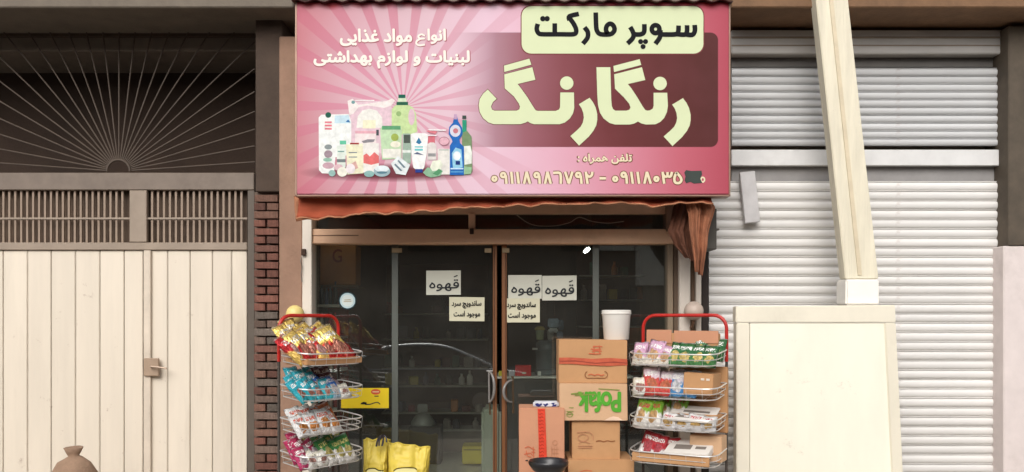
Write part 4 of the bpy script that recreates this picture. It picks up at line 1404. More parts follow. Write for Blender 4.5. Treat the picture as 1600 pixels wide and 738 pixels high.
fill(lr, 'left', 2, LT[2], 'front', ['whiteorange', 'whiteorange', 'whiteorange', 'whiteorange'], -.23, .06, -.09, -.03, 32, -10, .88)
fill(lr, 'left', 2, LT[2], 'middle', ['whiteorange', 'whiteorange', 'whiteorange', 'orange', 'orange'], -.2, .1, -.01, .0, 28, -8, .9)
fill(lr, 'left', 3, LT[3], 'front', ['magenta', 'cream', 'cream', 'greenwhite', 'greenwhite', 'greenwhite'], -.23, .2, -.09, -.02, 30, -16, .88)
fill(lr, 'left', 3, LT[3], 'middle', ['magenta', 'magenta', 'magenta', 'greenwhite', 'greenwhite', 'greenwhite'], -.22, .18, -.02, .01, 28, -18, .9)
fill(lr, 'left', 3, LT[3], 'back', ['magenta', 'greenwhite', 'greenwhite', 'greenwhite'], -.14, .14, .06, .02, 24, -14, .9)
# right rack
RT = [Z(554, -.95), Z(607, -.95), Z(656, -.95), Z(711, -.95)]
rr_ = rack_builder(1.235, -.78, R(-30), .68, 'right', 'wire snack rack with red hoop beside the stacked cartons on the right', RT, red_enamel)
fill(rr_, 'right', 0, RT[0], 'front', ['pink', 'pink', 'pink', 'greenyellow', 'greenyellow', 'greenyellow', 'greenyellow'], -.27, .26, -.07, -.03, 30, 4, .88)
fill(rr_, 'right', 0, RT[0], 'back', ['pink', 'purple', 'greenyellow', 'greenyellow', 'greenyellow', 'greenyellow'], -.24, .28, .03, .0, 30, 0, .85)
fill(rr_, 'right', 1, RT[1], 'front', ['cream', 'tiedred', 'tiedred', 'whiteblue', 'whiteblue', None], -.26, .2, -.06, -.01, 20, 0, .95)
fill(rr_, 'right', 1, RT[1], 'back', ['lime', 'tiedred', 'tiedred', 'whiteblue', None], -.25, .2, .02, .0, 24, 0, .85)
fill(rr_, 'right', 2, RT[2], 'front', ['lime', 'lime', 'smallwhite', 'smallwhite', 'smallwhite', 'smallwhite'], -.26, .26, -.08, -.02, 24, 4, .92)
fill(rr_, 'right', 2, RT[2], 'back', ['lime', 'lime', 'lime', None, None, None], -.22, .26, .04, .01, 24, 0, .92)
fill(rr_, 'right', 3, RT[3], 'front', ['redwhite', 'redwhite', 'redwhite', None, None, None], -.25, .26, -.03, -.01, 26, 6, .95)


# ------------------------------------------------------------------ cartons
def carton(label, px0, px1, py0, py1, y, depth, mat_, skew=(0, 0), cat='carton', name='carton', parts=None, group=None, flap=True):
    loc = (X((px0 + px1) / 2, y), y + depth / 2, Z(py1, y))
    o = thing(name, label, cat, loc, group)
    bm = new()
    quadbox(bm, [(px0 + skew[0], py0), (px1 + skew[0], py0 + skew[1]), (px1, py1), (px0, py1)], y, y + depth)
    bmesh.ops.bevel(bm, geom=list(bm.edges), offset=.004, segments=2, affect='EDGES')
    bmesh.ops.subdivide_edges(bm, edges=[e for e in bm.edges if e.calc_length() > .12], cuts=5, use_grid_fill=True)
    c0 = Vector(loc)
    for v in bm.verts:       # slightly bulging and dented board
        n_ = noise.noise(Vector((v.co.x * 6, v.co.y * 6, v.co.z * 6)) + Vector((px0, 0, py0)))
        v.co += Vector((n_ * .002, n_ * .006, n_ * .002))
    part('body', bm, mat_, o, True)
    return o


YB = -.55
c1 = carton('large brown carton with red tape, topmost of the carton stack under the white bucket', 873, 980, 531, 599, YB, .36, card_a, (0, 1))
bm = bm_poly([[(873.5, 559), (895, 559), (925, 561), (955, 559.5), (980, 561.5), (980.5, 571), (950, 572), (920, 571), (895, 569), (873.5, 569)]], YB - .0062); part('tape', bm, M('red_tape', srgb(190, 92, 66), .35, var=.18, scale=20), c1)
bm = bm_poly([[(873.5, 564), (900, 563.5), (930, 567), (960, 565), (980, 567), (980, 568.2), (955, 566.8), (930, 568.6), (900, 565), (873.5, 565.3)]], YB - .0072); part('tape_seam', bm, M('tape_seam', srgb(146, 62, 46), .4), c1)
bm = new()
for i, (a, b, c_) in enumerate([(926, 941, 542), (923, 939, 545.5), (925, 940, 549), (920, 939, 552.5)]):
    stroke(bm, [(a, c_), ((a + b) / 2, c_ + (.8 if i % 2 else -.6)), (b, c_)], 1.8, YB - .0062, YB)
stroke(bm, [(928, 540), (928, 553)], 1.2, YB - .0066, YB); stroke(bm, [(936, 540), (937, 553)], 1.2, YB - .007, YB)
face_front(bm); red_pr = M('red_carton_print', srgb(196, 104, 74), .8); part('stamp', bm, red_pr, c1)
bm = bm_stroke([[p for p in rrect(914, 949, 580.5, 591, 4.8)][::2]], 1.2, YB - .0062, YB, False)
part('stamp', bm, M('brown_print', srgb(140, 92, 60), .8), c1)
bm = bm_text('minoo food', 919, 944, 583.4, 588.4, YB - .0062, .02) if False else bm_stroke([[(919, 586), (924, 584.8), (929, 586.6), (934, 585), (939, 586.6), (944, 585.4)]], 1.6, YB - .0062, YB)
part('stamp', bm, red_pr, c1)

c2 = carton('pale carton with upside down green lettering, second in the carton stack', 875, 981, 599.3, 657.5, YB - .03, .38, card_b, (-1, .6))
yb2 = YB - .03 - .0063
grn = M('green_print', srgb(84, 158, 54), .8)
bm = bm_text('Pofak', 904, 969, 613, 643, yb2, .1, YB - .03, True, .95); part('lettering', bm, grn, c2)
bm = bm_stroke([[(892, 616), (902, 614.5), (912, 614)], [(898, 617.5), (915, 617), (930, 616.2)]], 1.8, yb2 - .0005, YB - .03); part('print_line', bm, M('olive_print', srgb(128, 144, 70), .8), c2)
bm = bm_stroke([[(935, 607.5), (950, 608.5), (968, 609.5)]], 1.2, yb2, YB - .03); part('print_line', bm, M('olive_print', (0, 0, 0)), c2)
bm = bm_stroke([('ring', 890, 648, 4.6, 3.6), [(885, 643), (896, 643)], [(886, 647.5), (896, 647.5)], [(889, 637), (896, 637)]], 1.0, yb2, YB - .03); part('print_symbol', bm, M('olive_print', (0, 0, 0)), c2)
bm = bm_poly([[(944, 657), (952, 652.5), (958, 650.5), (966, 652), (972, 656), (979, 657)]], yb2 - .001, YB - .03); part('torn_edge', bm, M('torn_board', srgb(226, 196, 170), .9), c2)

c3 = carton('narrower brown carton with faint animal stamp, third in the carton stack', 894, 969, 658, 718, YB + .0, .34, card_a, (-.5, 0))
ys = YB - .0063
fnt = M('faint_print', srgb(184, 130, 98), .85)
bm = bm_stroke([('ring', 911, 684, 8, 5.5), [(901, 676), (918, 675), (926, 680), (927, 688)], [(903, 697), (926, 697)], [(903, 700), (925, 700)], [(904, 693), (912, 690), (922, 693)]], 1.1, ys, YB); part('stamp', bm, fnt, c3)
bm = bm_stroke([[(931, 690), (937, 688.6), (943, 690.2), (949, 688.8), (955, 690), (961, 689)]], 1.8, ys, YB); part('stamp', bm, M('brown_print', (0, 0, 0)), c3)
c4 = carton('wide brown carton, bottom of the carton stack', 888, 991, 718.6, 800, YB - .04, .42, card_a)
bm = bm_stroke([[(905, 738), (915, 735), (925, 736)], [(903, 742), (915, 741), (928, 742)]], 1.4, YB - .04 - .0063, YB - .04); part('stamp', bm, red_pr, c4)
c5 = carton('tall pinkish carton with vertical red tape left of the carton stack', 811, 882, 638, 798, YB - .06, .3, card_c, (0, 0))
y5 = YB - .06 - .0063
bm = bm_poly([[(840, 638.5), (851.5, 638.5), (853.5, 690), (855, 740), (856, 797), (843, 797), (842.5, 740), (841.5, 690)]], y5, YB - .06); part('tape', bm, M('bright_red_tape', srgb(214, 70, 48), .35, var=.2, scale=30), c5)
bm = new()
for i in range(26):
    yy_ = 641 + i * 5.4
    stroke(bm, [(841.5 + i * .07, yy_), (844 + i * .07, yy_ + 1.4), (846 + i * .07, yy_ - .4), (849 + i * .07, yy_ + 1.2)], .9, y5 - .0006, YB - .06)
face_front(bm); part('tape_print', bm, M('dark_red_print', srgb(160, 50, 38), .6), c5)
bm = bm_stroke([[(820, 700), (826, 698), (832, 702)], [(819, 710), (828, 708), (832, 712)], [(822, 704), (824, 712), (830, 714)], [(829, 700), (836, 703)], [(830, 706), (836, 707)], [(833, 698), (834, 715)]], 1.3, y5, YB - .06); part('stamp', bm, red_pr, c5)
bm = bm_stroke([('ring', 867, 692, 3.6, 3.6), [(862, 698), (862, 715)], [(866, 698), (866, 715)], [(870, 698), (870, 715)], [(861, 702), (873, 702)], [(861, 708), (873, 708)], [(861, 714), (873, 714)]], .9, y5, YB - .06); part('stamp', bm, fnt, c5)
bm = bm_poly([ell(823, 719.5, 2.4, .9, 10)], y5, YB - .06); part('hand_hole', bm, black_pl, c5)

lbz = thing('wrapped_roll', 'small white pack with dark blue pattern lying on the tall pinkish carton', 'pack', (X(853, -.5), -.5, Z(638, -.52)))
bm = new(); pbox(bm, 833, 873, 627.5, 637.6, -.52, -.44, .012, 3); part('wrap', bm, M('white_wrap', srgb(206, 208, 214), .4, var=.06), lbz, True)
bm = bm_poly([[(836, 631), (840, 630), (843, 632), (846, 630), (847, 633), (842, 636), (837, 634)], [(848, 631), (852, 632), (855, 630), (857, 632), (852, 636)], [(861, 630), (867, 629.5), (865, 632.5), (870, 632), (869, 635), (862, 635.5), (864, 633)]], -.5212, -.52)
part('pattern', bm, M('navy_print', srgb(44, 50, 110), .5), lbz)

# white bucket on the stack
bk_ = thing('bucket', 'white plastic bucket with lid on top of the carton stack', 'bucket', (X(963, -.42), -.38, Z(532, YB) + .002))
s_ = F / (D - .38)
bm = new()
rt_, rb_ = 22.6 / s_, 19.5 / s_
h_ = (532 - 486) / s_
lathe(bm, [(0, 0), (rb_ - .004, 0), (rb_, .006), (rt_ - .004, h_ * .80), (rt_ - .002, h_ * .82), (rt_ - .002, h_ * .86)], X(963, -.38), -.38, bk_.location.z, 40)
bp_ = M('white_plastic', srgb(226, 222, 214), .35, var=.03, dirt=.08)
part('tub', bm, bp_, bk_, True)
bm = new()
lathe(bm, [(rt_ - .006, h_ * .862), (rt_ + .004, h_ * .865), (rt_ + .005, h_ * .9), (rt_ + .001, h_ * .905), (rt_ + .002, h_ * .98), (rt_ - .004, h_), (rt_ - .012, h_ - .006), (0, h_ - .005)], X(963, -.38), -.38, bk_.location.z, 40)
part('lid', bm, M('white_lid', srgb(234, 230, 222), .35, var=.03), bk_, True)

# black tub on a white pail
tb = thing('pail', 'white pail under the black basin in front of the tall pinkish carton', 'pail', (X(857, -.85), -.85, 0))
bm = new(); lathe(bm, [(0, 0), (.085, 0), (.09, .01), (.105, .40), (.1, .41), (0, .41)], X(857, -.85), -.85, 0, 32); part('tub', bm, bp_, tb, True)
bb = thing('basin', 'black round rubber basin with thick rolled rim before the cartons', 'basin', (X(857, -.85), -.85, .411))
bm = new()
zr = Z(722, -.85) - .411
lathe(bm, [(0, 0), (.095, 0), (.12, .02), (.138, zr - .03), (.146, zr - .02), (.15, zr), (.144, zr + .012), (.134, zr + .006), (.128, zr - .01), (.11, .03), (.08, .02), (0, .02)], X(857, -.85), -.85, .411, 44)
part('bowl', bm, M('black_rubber', (.018, .018, .02), .32, var=.2), bb, True)

# cartons on and inside the right rack
def rack_box(rack, label, lx0, lx1, ly0, ly1, z0, z1, mat_, tilt=0, roll=0, name='carton', cat='carton', extra=None):
    c_ = Vector(((lx0 + lx1) / 2, (ly0 + ly1) / 2, (z0 + z1) / 2))
    bm = bmesh.new()
    box(bm, lx0 - c_.x, lx1 - c_.x, ly0 - c_.y, ly1 - c_.y, z0 - c_.z, z1 - c_.z, .004, 2)
    me = bpy.data.meshes.new('box_body'); bm.to_mesh(me); bm.free(); me.materials.append(mat_)
    o = bpy.data.objects.new(name, None); C.objects.link(o)
    o.matrix_world = Matrix.Translation(rack.location) @ Matrix.Rotation(rack.rotation_euler.z, 4, 'Z') @ Matrix.Translation(c_) @ Matrix.Rotation(R(tilt), 4, 'X') @ Matrix.Rotation(R(roll), 4, 'Y')
    tag(o, label, cat)
    b = bpy.data.objects.new('body', me); C.objects.link(b); b.parent = o
    for e in (extra or []):
        nm, q, mm = e
        bm = bmesh.new(); box(bm, *q, .0005)
        me = bpy.data.meshes.new(nm); bm.to_mesh(me); bm.free(); me.materials.append(mm)
        p = bpy.data.objects.new(nm, me); C.objects.link(p); p.parent = o
    return o


hole = M('hole_dark', srgb(84, 48, 34), .9)
yb_ = .08
cc = rack_box(rr_, 'open brown carton with oval hand holes standing behind the top basket', -.27, .29, yb_, .15, RT[0] - .06, RT[0] + .15, card_a, 0, 0, extra=[
    ('hand_hole', (-.2, -.16, -.038, -.034, .0, .012), hole), ('hand_hole', (-.03, .01, -.038, -.034, .0, .012), hole), ('hand_hole', (.08, .12, -.038, -.034, -.002, .012), hole), ('hand_hole', (.19, .23, -.038, -.034, -.004, .01), hole),
    ('flap', (-.275, -.075, -.042, -.036, .03, .13), card_c), ('flap', (-.055, .285, -.043, -.036, .032, .125), card_c)])
rack_box(rr_, 'brown carton lying in the right end of the second basket', .08, .30, -.08, .12, RT[1] - .05, RT[1] + .11, card_a, 0, 2, extra=[
    ('white_dot', (.02, .045, -.1035, -.1, .03, .045), white_paint), ('white_dot', (.06, .085, -.1035, -.1, .03, .045), white_paint)])
rack_box(rr_, 'slim dark red box standing in the middle of the second basket', .0, .07, .02, .1, RT[1] - .05, RT[1] + .075, M('dark_red_card', srgb(150, 50, 34), .6), name='box', cat='box')
wc = M('white_card', srgb(222, 216, 208), .7, var=.04)
gp = M('grey_print', srgb(128, 120, 112), .7)
rack_box(rr_, 'white printed carton lid slanting in the third basket', -.05, .30, -.1, .12, RT[2] + .02, RT[2] + .035, wc, 24, 1, 'carton', 'carton lid', [
    ('grey_lettering', (-.12, .0, -.07, -.02, .0076, .0085), gp), ('grey_lettering', (.03, .14, -.06, -.03, .0076, .0085), gp), ('grey_lettering', (-.08, .12, .01, .04, .0076, .0085), gp)])
rack_box(rr_, 'brown carton under the slanting white lid in the third basket', -.04, .31, -.02, .13, RT[2] - .06, RT[2] + .03, card_a, 0, 0)
rack_box(rr_, 'white printed carton slanting in the lowest basket', -.06, .28, -.13, .1, RT[3] + .0, RT[3] + .05, wc, 20, -2, extra=[
    ('grey_lettering', (-.11, .02, -.05, .02, .0255, .0265), gp), ('grey_lettering', (.05, .13, -.04, .0, .0255, .0265), gp), ('dark_opening', (-.12, .14, -.1165, -.1155, -.02, .008), black_pl)])
rack_box(rr_, 'flat brown cardboard tray lying across the front of the lowest basket', -.3, .29, -.142, -.125, RT[3] - .075, RT[3] - .008, card_a)
rack_box(rr_, 'brown carton at the right end behind the lowest basket', .1, .34, .0, .14, RT[3] - .06, RT[3] + .13, card_b)
rack_box(lr, 'brown cardboard tray in the top basket under the golden packets', -.26, .26, -.13, .12, LT[0] - .08, LT[0] - .035, card_a)

rack_box(rr_, 'tall brown carton standing behind the second and third baskets', -.06, .34, .155, .19, RT[3] + .14, RT[0] - .1, card_a)
rack_box(rr_, 'black open plastic tray at the back of the second basket', -.1, .1, .06, .14, RT[1] - .05, RT[1] + .07, black_pl, name='tray', cat='tray')
# round globes either side
for px, py, r_, col, lab in ((461, 491, 14, (226, 204, 130), 'yellowish round globe beside the left white post'), (1084, 486, 15, (190, 172, 158), 'pale pinkish round globe beside the right white column')):
    g_ = thing('globe', lab, 'globe', (X(px, -.22), -.22, Z(py, -.22)))
    bm = new(); rw = r_ * (D - .22) / F
    lathe(bm, [(rw * math.sin(R(a)), -rw * math.cos(R(a))) for a in range(0, 181, 12)], g_.location.x, g_.location.y, g_.location.z, 28)
    part('shell', bm, M('globe_%d' % px, srgb(*col), .45, var=.08, dirt=.3), g_, 'all')
    bm = new(); tube(bm, [g_.location + Vector((0, .0, -rw)), g_.location + Vector((0, .05, -rw - .05)), g_.location + Vector((0, .11, -rw - .06))], .012, 8); part('neck', bm, tan_dark, g_, True)

# yellow sacks on the pavement
def ysack(label, px0, px1, ptop, seed, y, slope, pr_arc):
    o = thing('yellow_sack', label, 'sack', (X((px0 + px1) / 2, y), y + .1, 0), 'yellow plastic sacks by the left door')
    bm = new()
    zt = Z(ptop, y)
    wd = X(px1, y) - X(px0, y)
    ym = M('yellow_film', srgb(214, 190, 74), .5, var=.14, scale=5, bump=.7, bscale=11)
    cx = X((px0 + px1) / 2, y)

    def f(u, v):
        a = 2 * math.pi * u
        k = 1 - .35 * max(0, v - .72) / .28
        th = .11 * (1 - max(0, v - .7) / .3 * .88) * (.75 + .25 * math.sin(math.pi * min(v * 1.2, 1)))
        ca, sa = math.cos(a), math.sin(a)
        ex = math.copysign(abs(ca) ** .6, ca); ey = math.copysign(abs(sa) ** .7, sa)
        n_ = noise.noise(Vector((ex * 2.2, ey * 1.5, v * 5 + seed))) * .022 + noise.noise(Vector((ex * 7, ey * 3, v * 3 + seed))) * .016 + abs(noise.noise(Vector((ex * 9, ey * 4, v * 13 + seed)))) * .022
        top = zt - slope * (ex + 1) / 2 + .008 * math.sin(ex * 9 + seed)
        return (cx + (wd / 2) * ex * (1 - .06 * math.sin(math.pi * v)) + n_ * .6, y + .11 + th * ey + n_ * ey, v * top)
    sheet(bm, f, 72, 44)
    bmesh.ops.remove_doubles(bm, verts=bm.verts, dist=.0005)
    part('film', bm, ym, o, 'all')
    bm = new()
    # rolled hem
    pts = [Vector(f(i / 48, 1.0)) for i in range(24, 49)]
    tube(bm, pts, .006, 6); part('hem', bm, ym, o, True)
    # printed arc with the pale emblem
    bm = bm_poly([pr_arc[0]], y - .028, y); part('emblem', bm, M('pale_emblem', srgb(236, 226, 160), .5), o)
    bm = bm_stroke([pr_arc[1]], 1.7, y - .029, y); part('emblem_outline', bm, M('olive_black_print', srgb(72, 66, 30), .5), o)
    return o


ysack('small yellow plastic sack, left of the pair below the yellow notice', 564, 604, 689.5, 1.3, -.42, .0, ([(573, 745), (574, 735), (578, 732), (588, 731.5), (594, 734), (600, 735), (600, 745)], [(572, 736), (576, 732), (586, 731), (592, 734), (600, 735)]))
ysack('larger yellow plastic sack, right of the pair with sloping top', 603, 669, 694, 6.1, -.45, .045, ([(615, 745), (617, 735), (622, 732), (636, 730.5), (648, 731), (652, 735), (654, 745)], [(616, 735), (621, 731.5), (634, 730), (648, 730.5), (652, 733)]))
o = thing('black_ties', 'black knotted plastic ties between the two yellow sacks', 'ties', (X(594, -.4), -.38, Z(690, -.4)))
bm = new()
tube(bm, catmull([pp(588, 698, -.44), pp(590, 688, -.43), pp(594, 682, -.4), pp(599, 685, -.42), pp(597, 697, -.45)], 5), .008, 7)
tube(bm, catmull([pp(592, 697, -.46), pp(593, 688, -.44), pp(598, 680, -.4), pp(603, 684, -.4), pp(604, 691, -.42)], 5), .007, 7)
part('loop', bm, M('black_film', (.02, .015, .02), .4), o, True)

# ------------------------------------------------------------------ inside the shop
def lerp(a, b, t): return a + (b - a) * t


cnt = thing('counter', 'dark shop counter with pale top edge behind the right glass door', 'counter', (X(850, .75), .75, 0))
bm = new(); box(bm, X(780, .7), X(985, .7), .72, 1.25, 0, Z(592, .7), .006); part('front', bm, M('dark_counter', srgb(52, 48, 46), .5, var=.2), cnt)
bm = new(); box(bm, X(776, .7), X(990, .7), .70, 1.28, Z(591.8, .7), Z(588.5, .7), .003); part('top', bm, M('pale_counter_top', srgb(206, 202, 196), .35, var=.05), cnt)
zc = Z(588.3, .7) + .001


def bxt(name, label, cat, px0, px1, ptop, y, dep, col, rough=.5, z0=None, bev=.006, group=None):
    z0 = zc if z0 is None else z0
    zt = Z(ptop, y)
    bm = new(); box(bm, X(px0, y), X(px1, y), y, y + dep, z0, zt, bev, 2)
    o = part(name, bm, M('c_%d_%d_%d' % col, srgb(*col), rough, var=.12, scale=12), None)
    return tag(o, label, cat, group)


t_ = thing('red_tin', 'red box with small pale print on the dark counter', 'box', (X(817, .74), .76, zc))
bm = new(); box(bm, X(805, .74), X(830, .74), .74, .84, zc, Z(571, .74), .004); part('body', bm, M('bright_red_card', srgb(208, 26, 30), .4, var=.08), t_)
bm = bm_poly([ell(819, 583, 3.6, 1.6, 12)], .7385, .74); part('print', bm, white_paint, t_)
bd = thing('water_dispenser', 'tall dark grey drinks urn with small white tap on the counter', 'urn', (X(852, .82), .9, zc))
bm = new()
lathe(bm, [(0, 0), (.1, 0), (.105, .01), (.105, .05), (.098, .055), (.098, .2), (.104, .21), (.104, .235), (.098, .24), (.096, .3), (.07, .33), (0, .335)], X(853, .9), .9, zc, 32)
part('tank', bm, M('charcoal_plastic', srgb(104, 108, 112), .25, var=.15), bd, True)
bm = new(); pbox(bm, 840, 845.5, 580.5, 587.5, .775, .80, .004); part('tap', bm, M('white_tap', srgb(220, 218, 212), .4), bd)
bm = new(); pbox(bm, 832, 840, 544, 547, .76, .80, .002); part('handle', bm, M('white_tap', (0, 0, 0)), bd)
tt_ = zc + .336
cp = thing('paper_cup_stack', 'pale green and yellow container on top of the dark urn', 'container', (X(845, .88), .88, tt_))
bm = new(); lathe(bm, [(0, 0), (.034, 0), (.04, .09), (.0, .091)], X(843.5, .88), .88, tt_, 24); part('tub', bm, M('pale_green_pot', srgb(150, 160, 120), .5), cp, True)
bm = new(); lathe(bm, [(0, .0915), (.048, .092), (.05, .105), (.035, .125), (0, .13)], X(843.5, .88), .88, tt_, 24); part('lid', bm, M('mustard_lid', srgb(176, 160, 84), .5), cp, True)
cp = thing('cup', 'small whitish cup on top of the dark urn right of the green container', 'cup', (X(860, .9), .9, tt_))
bm = new(); lathe(bm, [(0, 0), (.026, 0), (.034, .085), (.031, .085), (.024, .005), (0, .005)], X(860, .9), .9, tt_, 22); part('wall', bm, M('whitish_cup', srgb(176, 170, 160), .5), cp, True)
# hanging blister of white-blue goods
hb = thing('hanging_pack', 'clear and white hanging packs above the dark urn', 'pack', (X(864, .8), .8, Z(505, .8)))
for (a, b, c_, d_, col) in ((856, 874, 498, 512, (150, 168, 184)), (872, 881, 500, 516, (96, 108, 120)), (857, 872, 513, 520, (206, 208, 206)), (870, 880, 518, 530, (120, 130, 146))):
    bm = new(); pbox(bm, a, b, c_, d_, .8, .83, .01, 2); part('pack', bm, M('hb_%d' % a, srgb(*col), .25, var=.25, scale=30), hb, True)
bm = new(); tube(bm, [pp(866, 498, .81), pp(866, 420, .81)], .003, 5); part('string', bm, dark_brown, hb)
bxt('box', 'small white and blue box at the left end of the dark counter', 'box', 795, 804, 579, .74, .06, (196, 190, 200))
bxt('box', 'small yellow green box beside the brown door edge', 'box', 779, 786, 580, .74, .06, (190, 180, 60))

# shelving along the left inside wall
shl = thing('shelf_unit', 'white edged shelves of drinks inside the left end of the glass', 'shelving', (X(515, .5), .55, 0))
wsh = M('shelf_white', srgb(196, 192, 184), .5, dirt=.2)
sz = [Z(p, .45) for p in (478, 528, 580, 640, 700)]
for z in sz:
    bm = new(); box(bm, X(486, .45), X(530, .45), .45, .85, z - .012, z + .012, .002); part('shelf', bm, wsh, shl)
bm = new(); box(bm, X(486, .45), X(530, .45), .86, .88, 0, Z(447, .45), .002); part('back_panel', bm, M('dark_red_panel', srgb(120, 28, 24), .6, var=.2), shl)
cols = [(60, 90, 130), (40, 60, 70), (70, 110, 70), (170, 120, 50), (130, 40, 60), (150, 60, 80), (190, 170, 160), (120, 24, 30), (60, 30, 40), (160, 40, 40)]
for si, z in enumerate(sz[:4]):
    for j in range(6):
        x = X(489 + j * 6.8, .5); hgt = random.uniform(.15, .22)
        col = random.choice(cols[:4] if si == 0 else cols[4:])
        bm = new()
        y = .5 + (j % 2) * .03
        lathe(bm, [(0, 0), (.018, 0), (.019, .01), (.019, hgt * .62), (.008, hgt * .85), (.008, hgt), (0, hgt)], x, y, z + .013, 10)
        o = part('bottle', bm, M('c_%d_%d_%d' % col, srgb(*col), .3, var=.12), None, True)
        tag(o, 'small drink bottle in the row on a dim shelf behind the left glass', 'bottle', 'drink bottles on the left inside shelves')
pb = thing('carton', 'brown carton with red letter G high behind the left glass', 'carton', (X(528, .55), .6, Z(447, .55)))
bm = new(); pbox(bm, 500, 556, 383, 445, .55, .8, .006); part('body', bm, M('ochre_card', srgb(176, 116, 62), .8, var=.12), pb)
bm = bm_text('G', 520, 534, 390, 410, .548, .04); part('lettering', bm, M('deep_red_print', srgb(120, 40, 30), .7), pb)
bm = new(); pbox(bm, 490, 560, 446, 449, .5, .85, .002); part('support_shelf', bm, M('dim_shelf', srgb(90, 76, 62), .7), pb)

# back wall shelving with dim goods
bs = thing('shelf_unit', 'dim wide shelves of goods far inside behind the left glass door', 'shelving', (X(690, 2.6), 2.8, 0))
bsx0, bsx1 = X(596, 2.6), X(762, 2.6)
zs = [Z(p, 2.6) for p in (672, 645, 603, 575, 530, 490)]
for z in zs:
    bm = new(); box(bm, bsx0, bsx1, 2.6, 3.0, z - .018, z + .004, .002); part('shelf', bm, M('grey_shelf', srgb(150, 142, 130), .6, dirt=.3), bs)
bm = new(); box(bm, bsx0, bsx1, 3.001, 3.03, .0, 2.2, .002); part('back_panel', bm, M('brown_back', srgb(84, 62, 52), .8, var=.2), bs)
bm = new(); box(bm, bsx0, bsx1, 2.62, 3.0, 0, zs[0] - .02, .002); part('plinth', bm, M('plinth_brown', srgb(110, 96, 84), .7), bs)
dcols = [(176, 46, 40), (120, 32, 32), (74, 74, 90), (190, 170, 66), (140, 130, 120), (50, 50, 56), (60, 52, 48), (170, 104, 46), (90, 44, 42), (206, 198, 188), (60, 90, 70), (44, 40, 40)]


def good(bm, x, wd, y0, y1_, z, hg):
    """a shelf item: carton, jar or necked bottle"""
    k = random.random()
    if k < .4:
        box(bm, x, x + wd, y0, y1_, z, z + hg, .006)
        bmesh.ops.rotate(bm, cent=(x + wd / 2, y0 + .05, z), matrix=Matrix.Rotation(random.uniform(-.25, .25), 3, 'Z'), verts=bm.verts)
    elif k < .7:
        r = min(wd, .09) / 2
        lathe(bm, [(0, 0), (r, 0), (r, hg * .8), (r * .8, hg * .84), (r * .85, hg), (0, hg)], x + wd / 2, y0 + .06, z, 12)
    else:
        r = min(wd, .07) / 2
        lathe(bm, [(0, 0), (r, 0), (r, hg * .7), (r * .4, hg * .95), (r * .4, hg * 1.2), (0, hg * 1.2)], x + wd / 2, y0 + .06, z, 12)


for z in zs:
    x = bsx0 + .03
    while x < bsx1 - .1:
        wd = random.uniform(.05, .13); hg = random.uniform(.07, .15)
        if random.random() < .8:
            col = random.choice(dcols)
            bm = new(); good(bm, x, wd, 2.64, 2.8, z + .005, hg)
            o = part('packaged_good', bm, M('c_%d_%d_%d' % col, srgb(*col), .5, var=.12, scale=12), None)
            tag(o, 'dim packaged good in the rows on the wide shelves far inside', 'package', 'goods on the dim back shelves')
        x += wd + random.uniform(.01, .06)
# right side inside: tall shelving with faint goods
rs = thing('shelf_unit', 'dim shelves behind the white bucket inside the right glass', 'shelving', (X(950, 1.8), 2.0, 0))
for p in (430, 468, 510, 560):
    z = Z(p, 1.8)
    bm = new(); box(bm, X(905, 1.8), X(1010, 1.8), 1.8, 2.2, z - .015, z, .002); part('shelf', bm, M('grey_shelf', (0, 0, 0)), rs)
    x = X(908, 1.8)
    while x < X(1000, 1.8):
        wd = random.uniform(.06, .12)
        if random.random() < .75:
            col = random.choice(dcols)
            bm = new(); good(bm, x, wd, 1.84, 1.98, z + .001, random.uniform(.08, .17))
            o = part('packaged_good', bm, M('c_%d_%d_%d' % col, srgb(*col), .5), None)
            tag(o, 'dim packaged good in the rows on the shelves inside the right glass', 'package', 'goods on the dim right shelves')
        x += wd + .02
bm = new(); box(bm, X(905, 1.8), X(1010, 1.8), 2.201, 2.23, 0, 2.3, .002); part('back_panel', bm, M('brown_back', (0, 0, 0)), rs)

kt = thing('scale', 'rounded grey weighing scale with tray seen dimly inside the left door', 'scale', (X(660, 1.9), 1.95, Z(672, 1.9)))
kz = Z(665, 1.9)
bm = new(); lathe(bm, [(0, 0), (.13, 0), (.13, .03), (.1, .08), (.06, .12), (.0, .125)], X(661, 1.95), 1.95, kz, 28); part('housing', bm, M('grey_scale', srgb(130, 128, 122), .4), kt, True)
bm = new(); pbox(bm, 652, 668, 632, 645, 1.92, 1.96, .01, 2); part('display', bm, M('grey_scale', (0, 0, 0)), kt)
bm = new(); tube(bm, [(X(660, 1.95), 1.95, kz + .1), (X(660, 1.95), 1.95, Z(640, 1.95))], .02, 8); part('neck', bm, M('grey_scale', (0, 0, 0)), kt)
bm = new(); box(bm, X(640, 1.9), X(690, 1.9), 1.8, 2.1, 0, kz - .002, .01); tag(part('stand', bm, M('stand_dark', srgb(60, 52, 48), .7), None), 'dark low stand carrying the grey scale inside the left door', 'stand')
yc = thing('crate', 'yellow crate on the shop floor inside the left door', 'crate', (X(739, 1.7), 1.85, 0))
bm = new(); box(bm, X(722, 1.7), X(757, 1.7), 1.7, 2.0, .02, Z(698, 1.7), .01, 2); part('bin', bm, M('yellow_crate', srgb(200, 180, 50), .5, var=.1), yc)
bm = new(); box(bm, X(724, 1.69), X(755, 1.69), 1.692, 1.699, Z(704, 1.7), Z(702, 1.7), .001); part('rib', bm, M('dark_yellow', srgb(140, 120, 40), .6), yc)
fz = thing('fridge', 'pale grey green fridge side just inside the door gap', 'fridge', (X(772, .45), .6, 0))
bm = new(); box(bm, X(752, .6), X(783, .6), .6, 1.1, .04, Z(640, .6), .03, 3); part('cabinet', bm, M('pale_fridge', srgb(150, 152, 138), .4, var=.06, dirt=.3), fz)
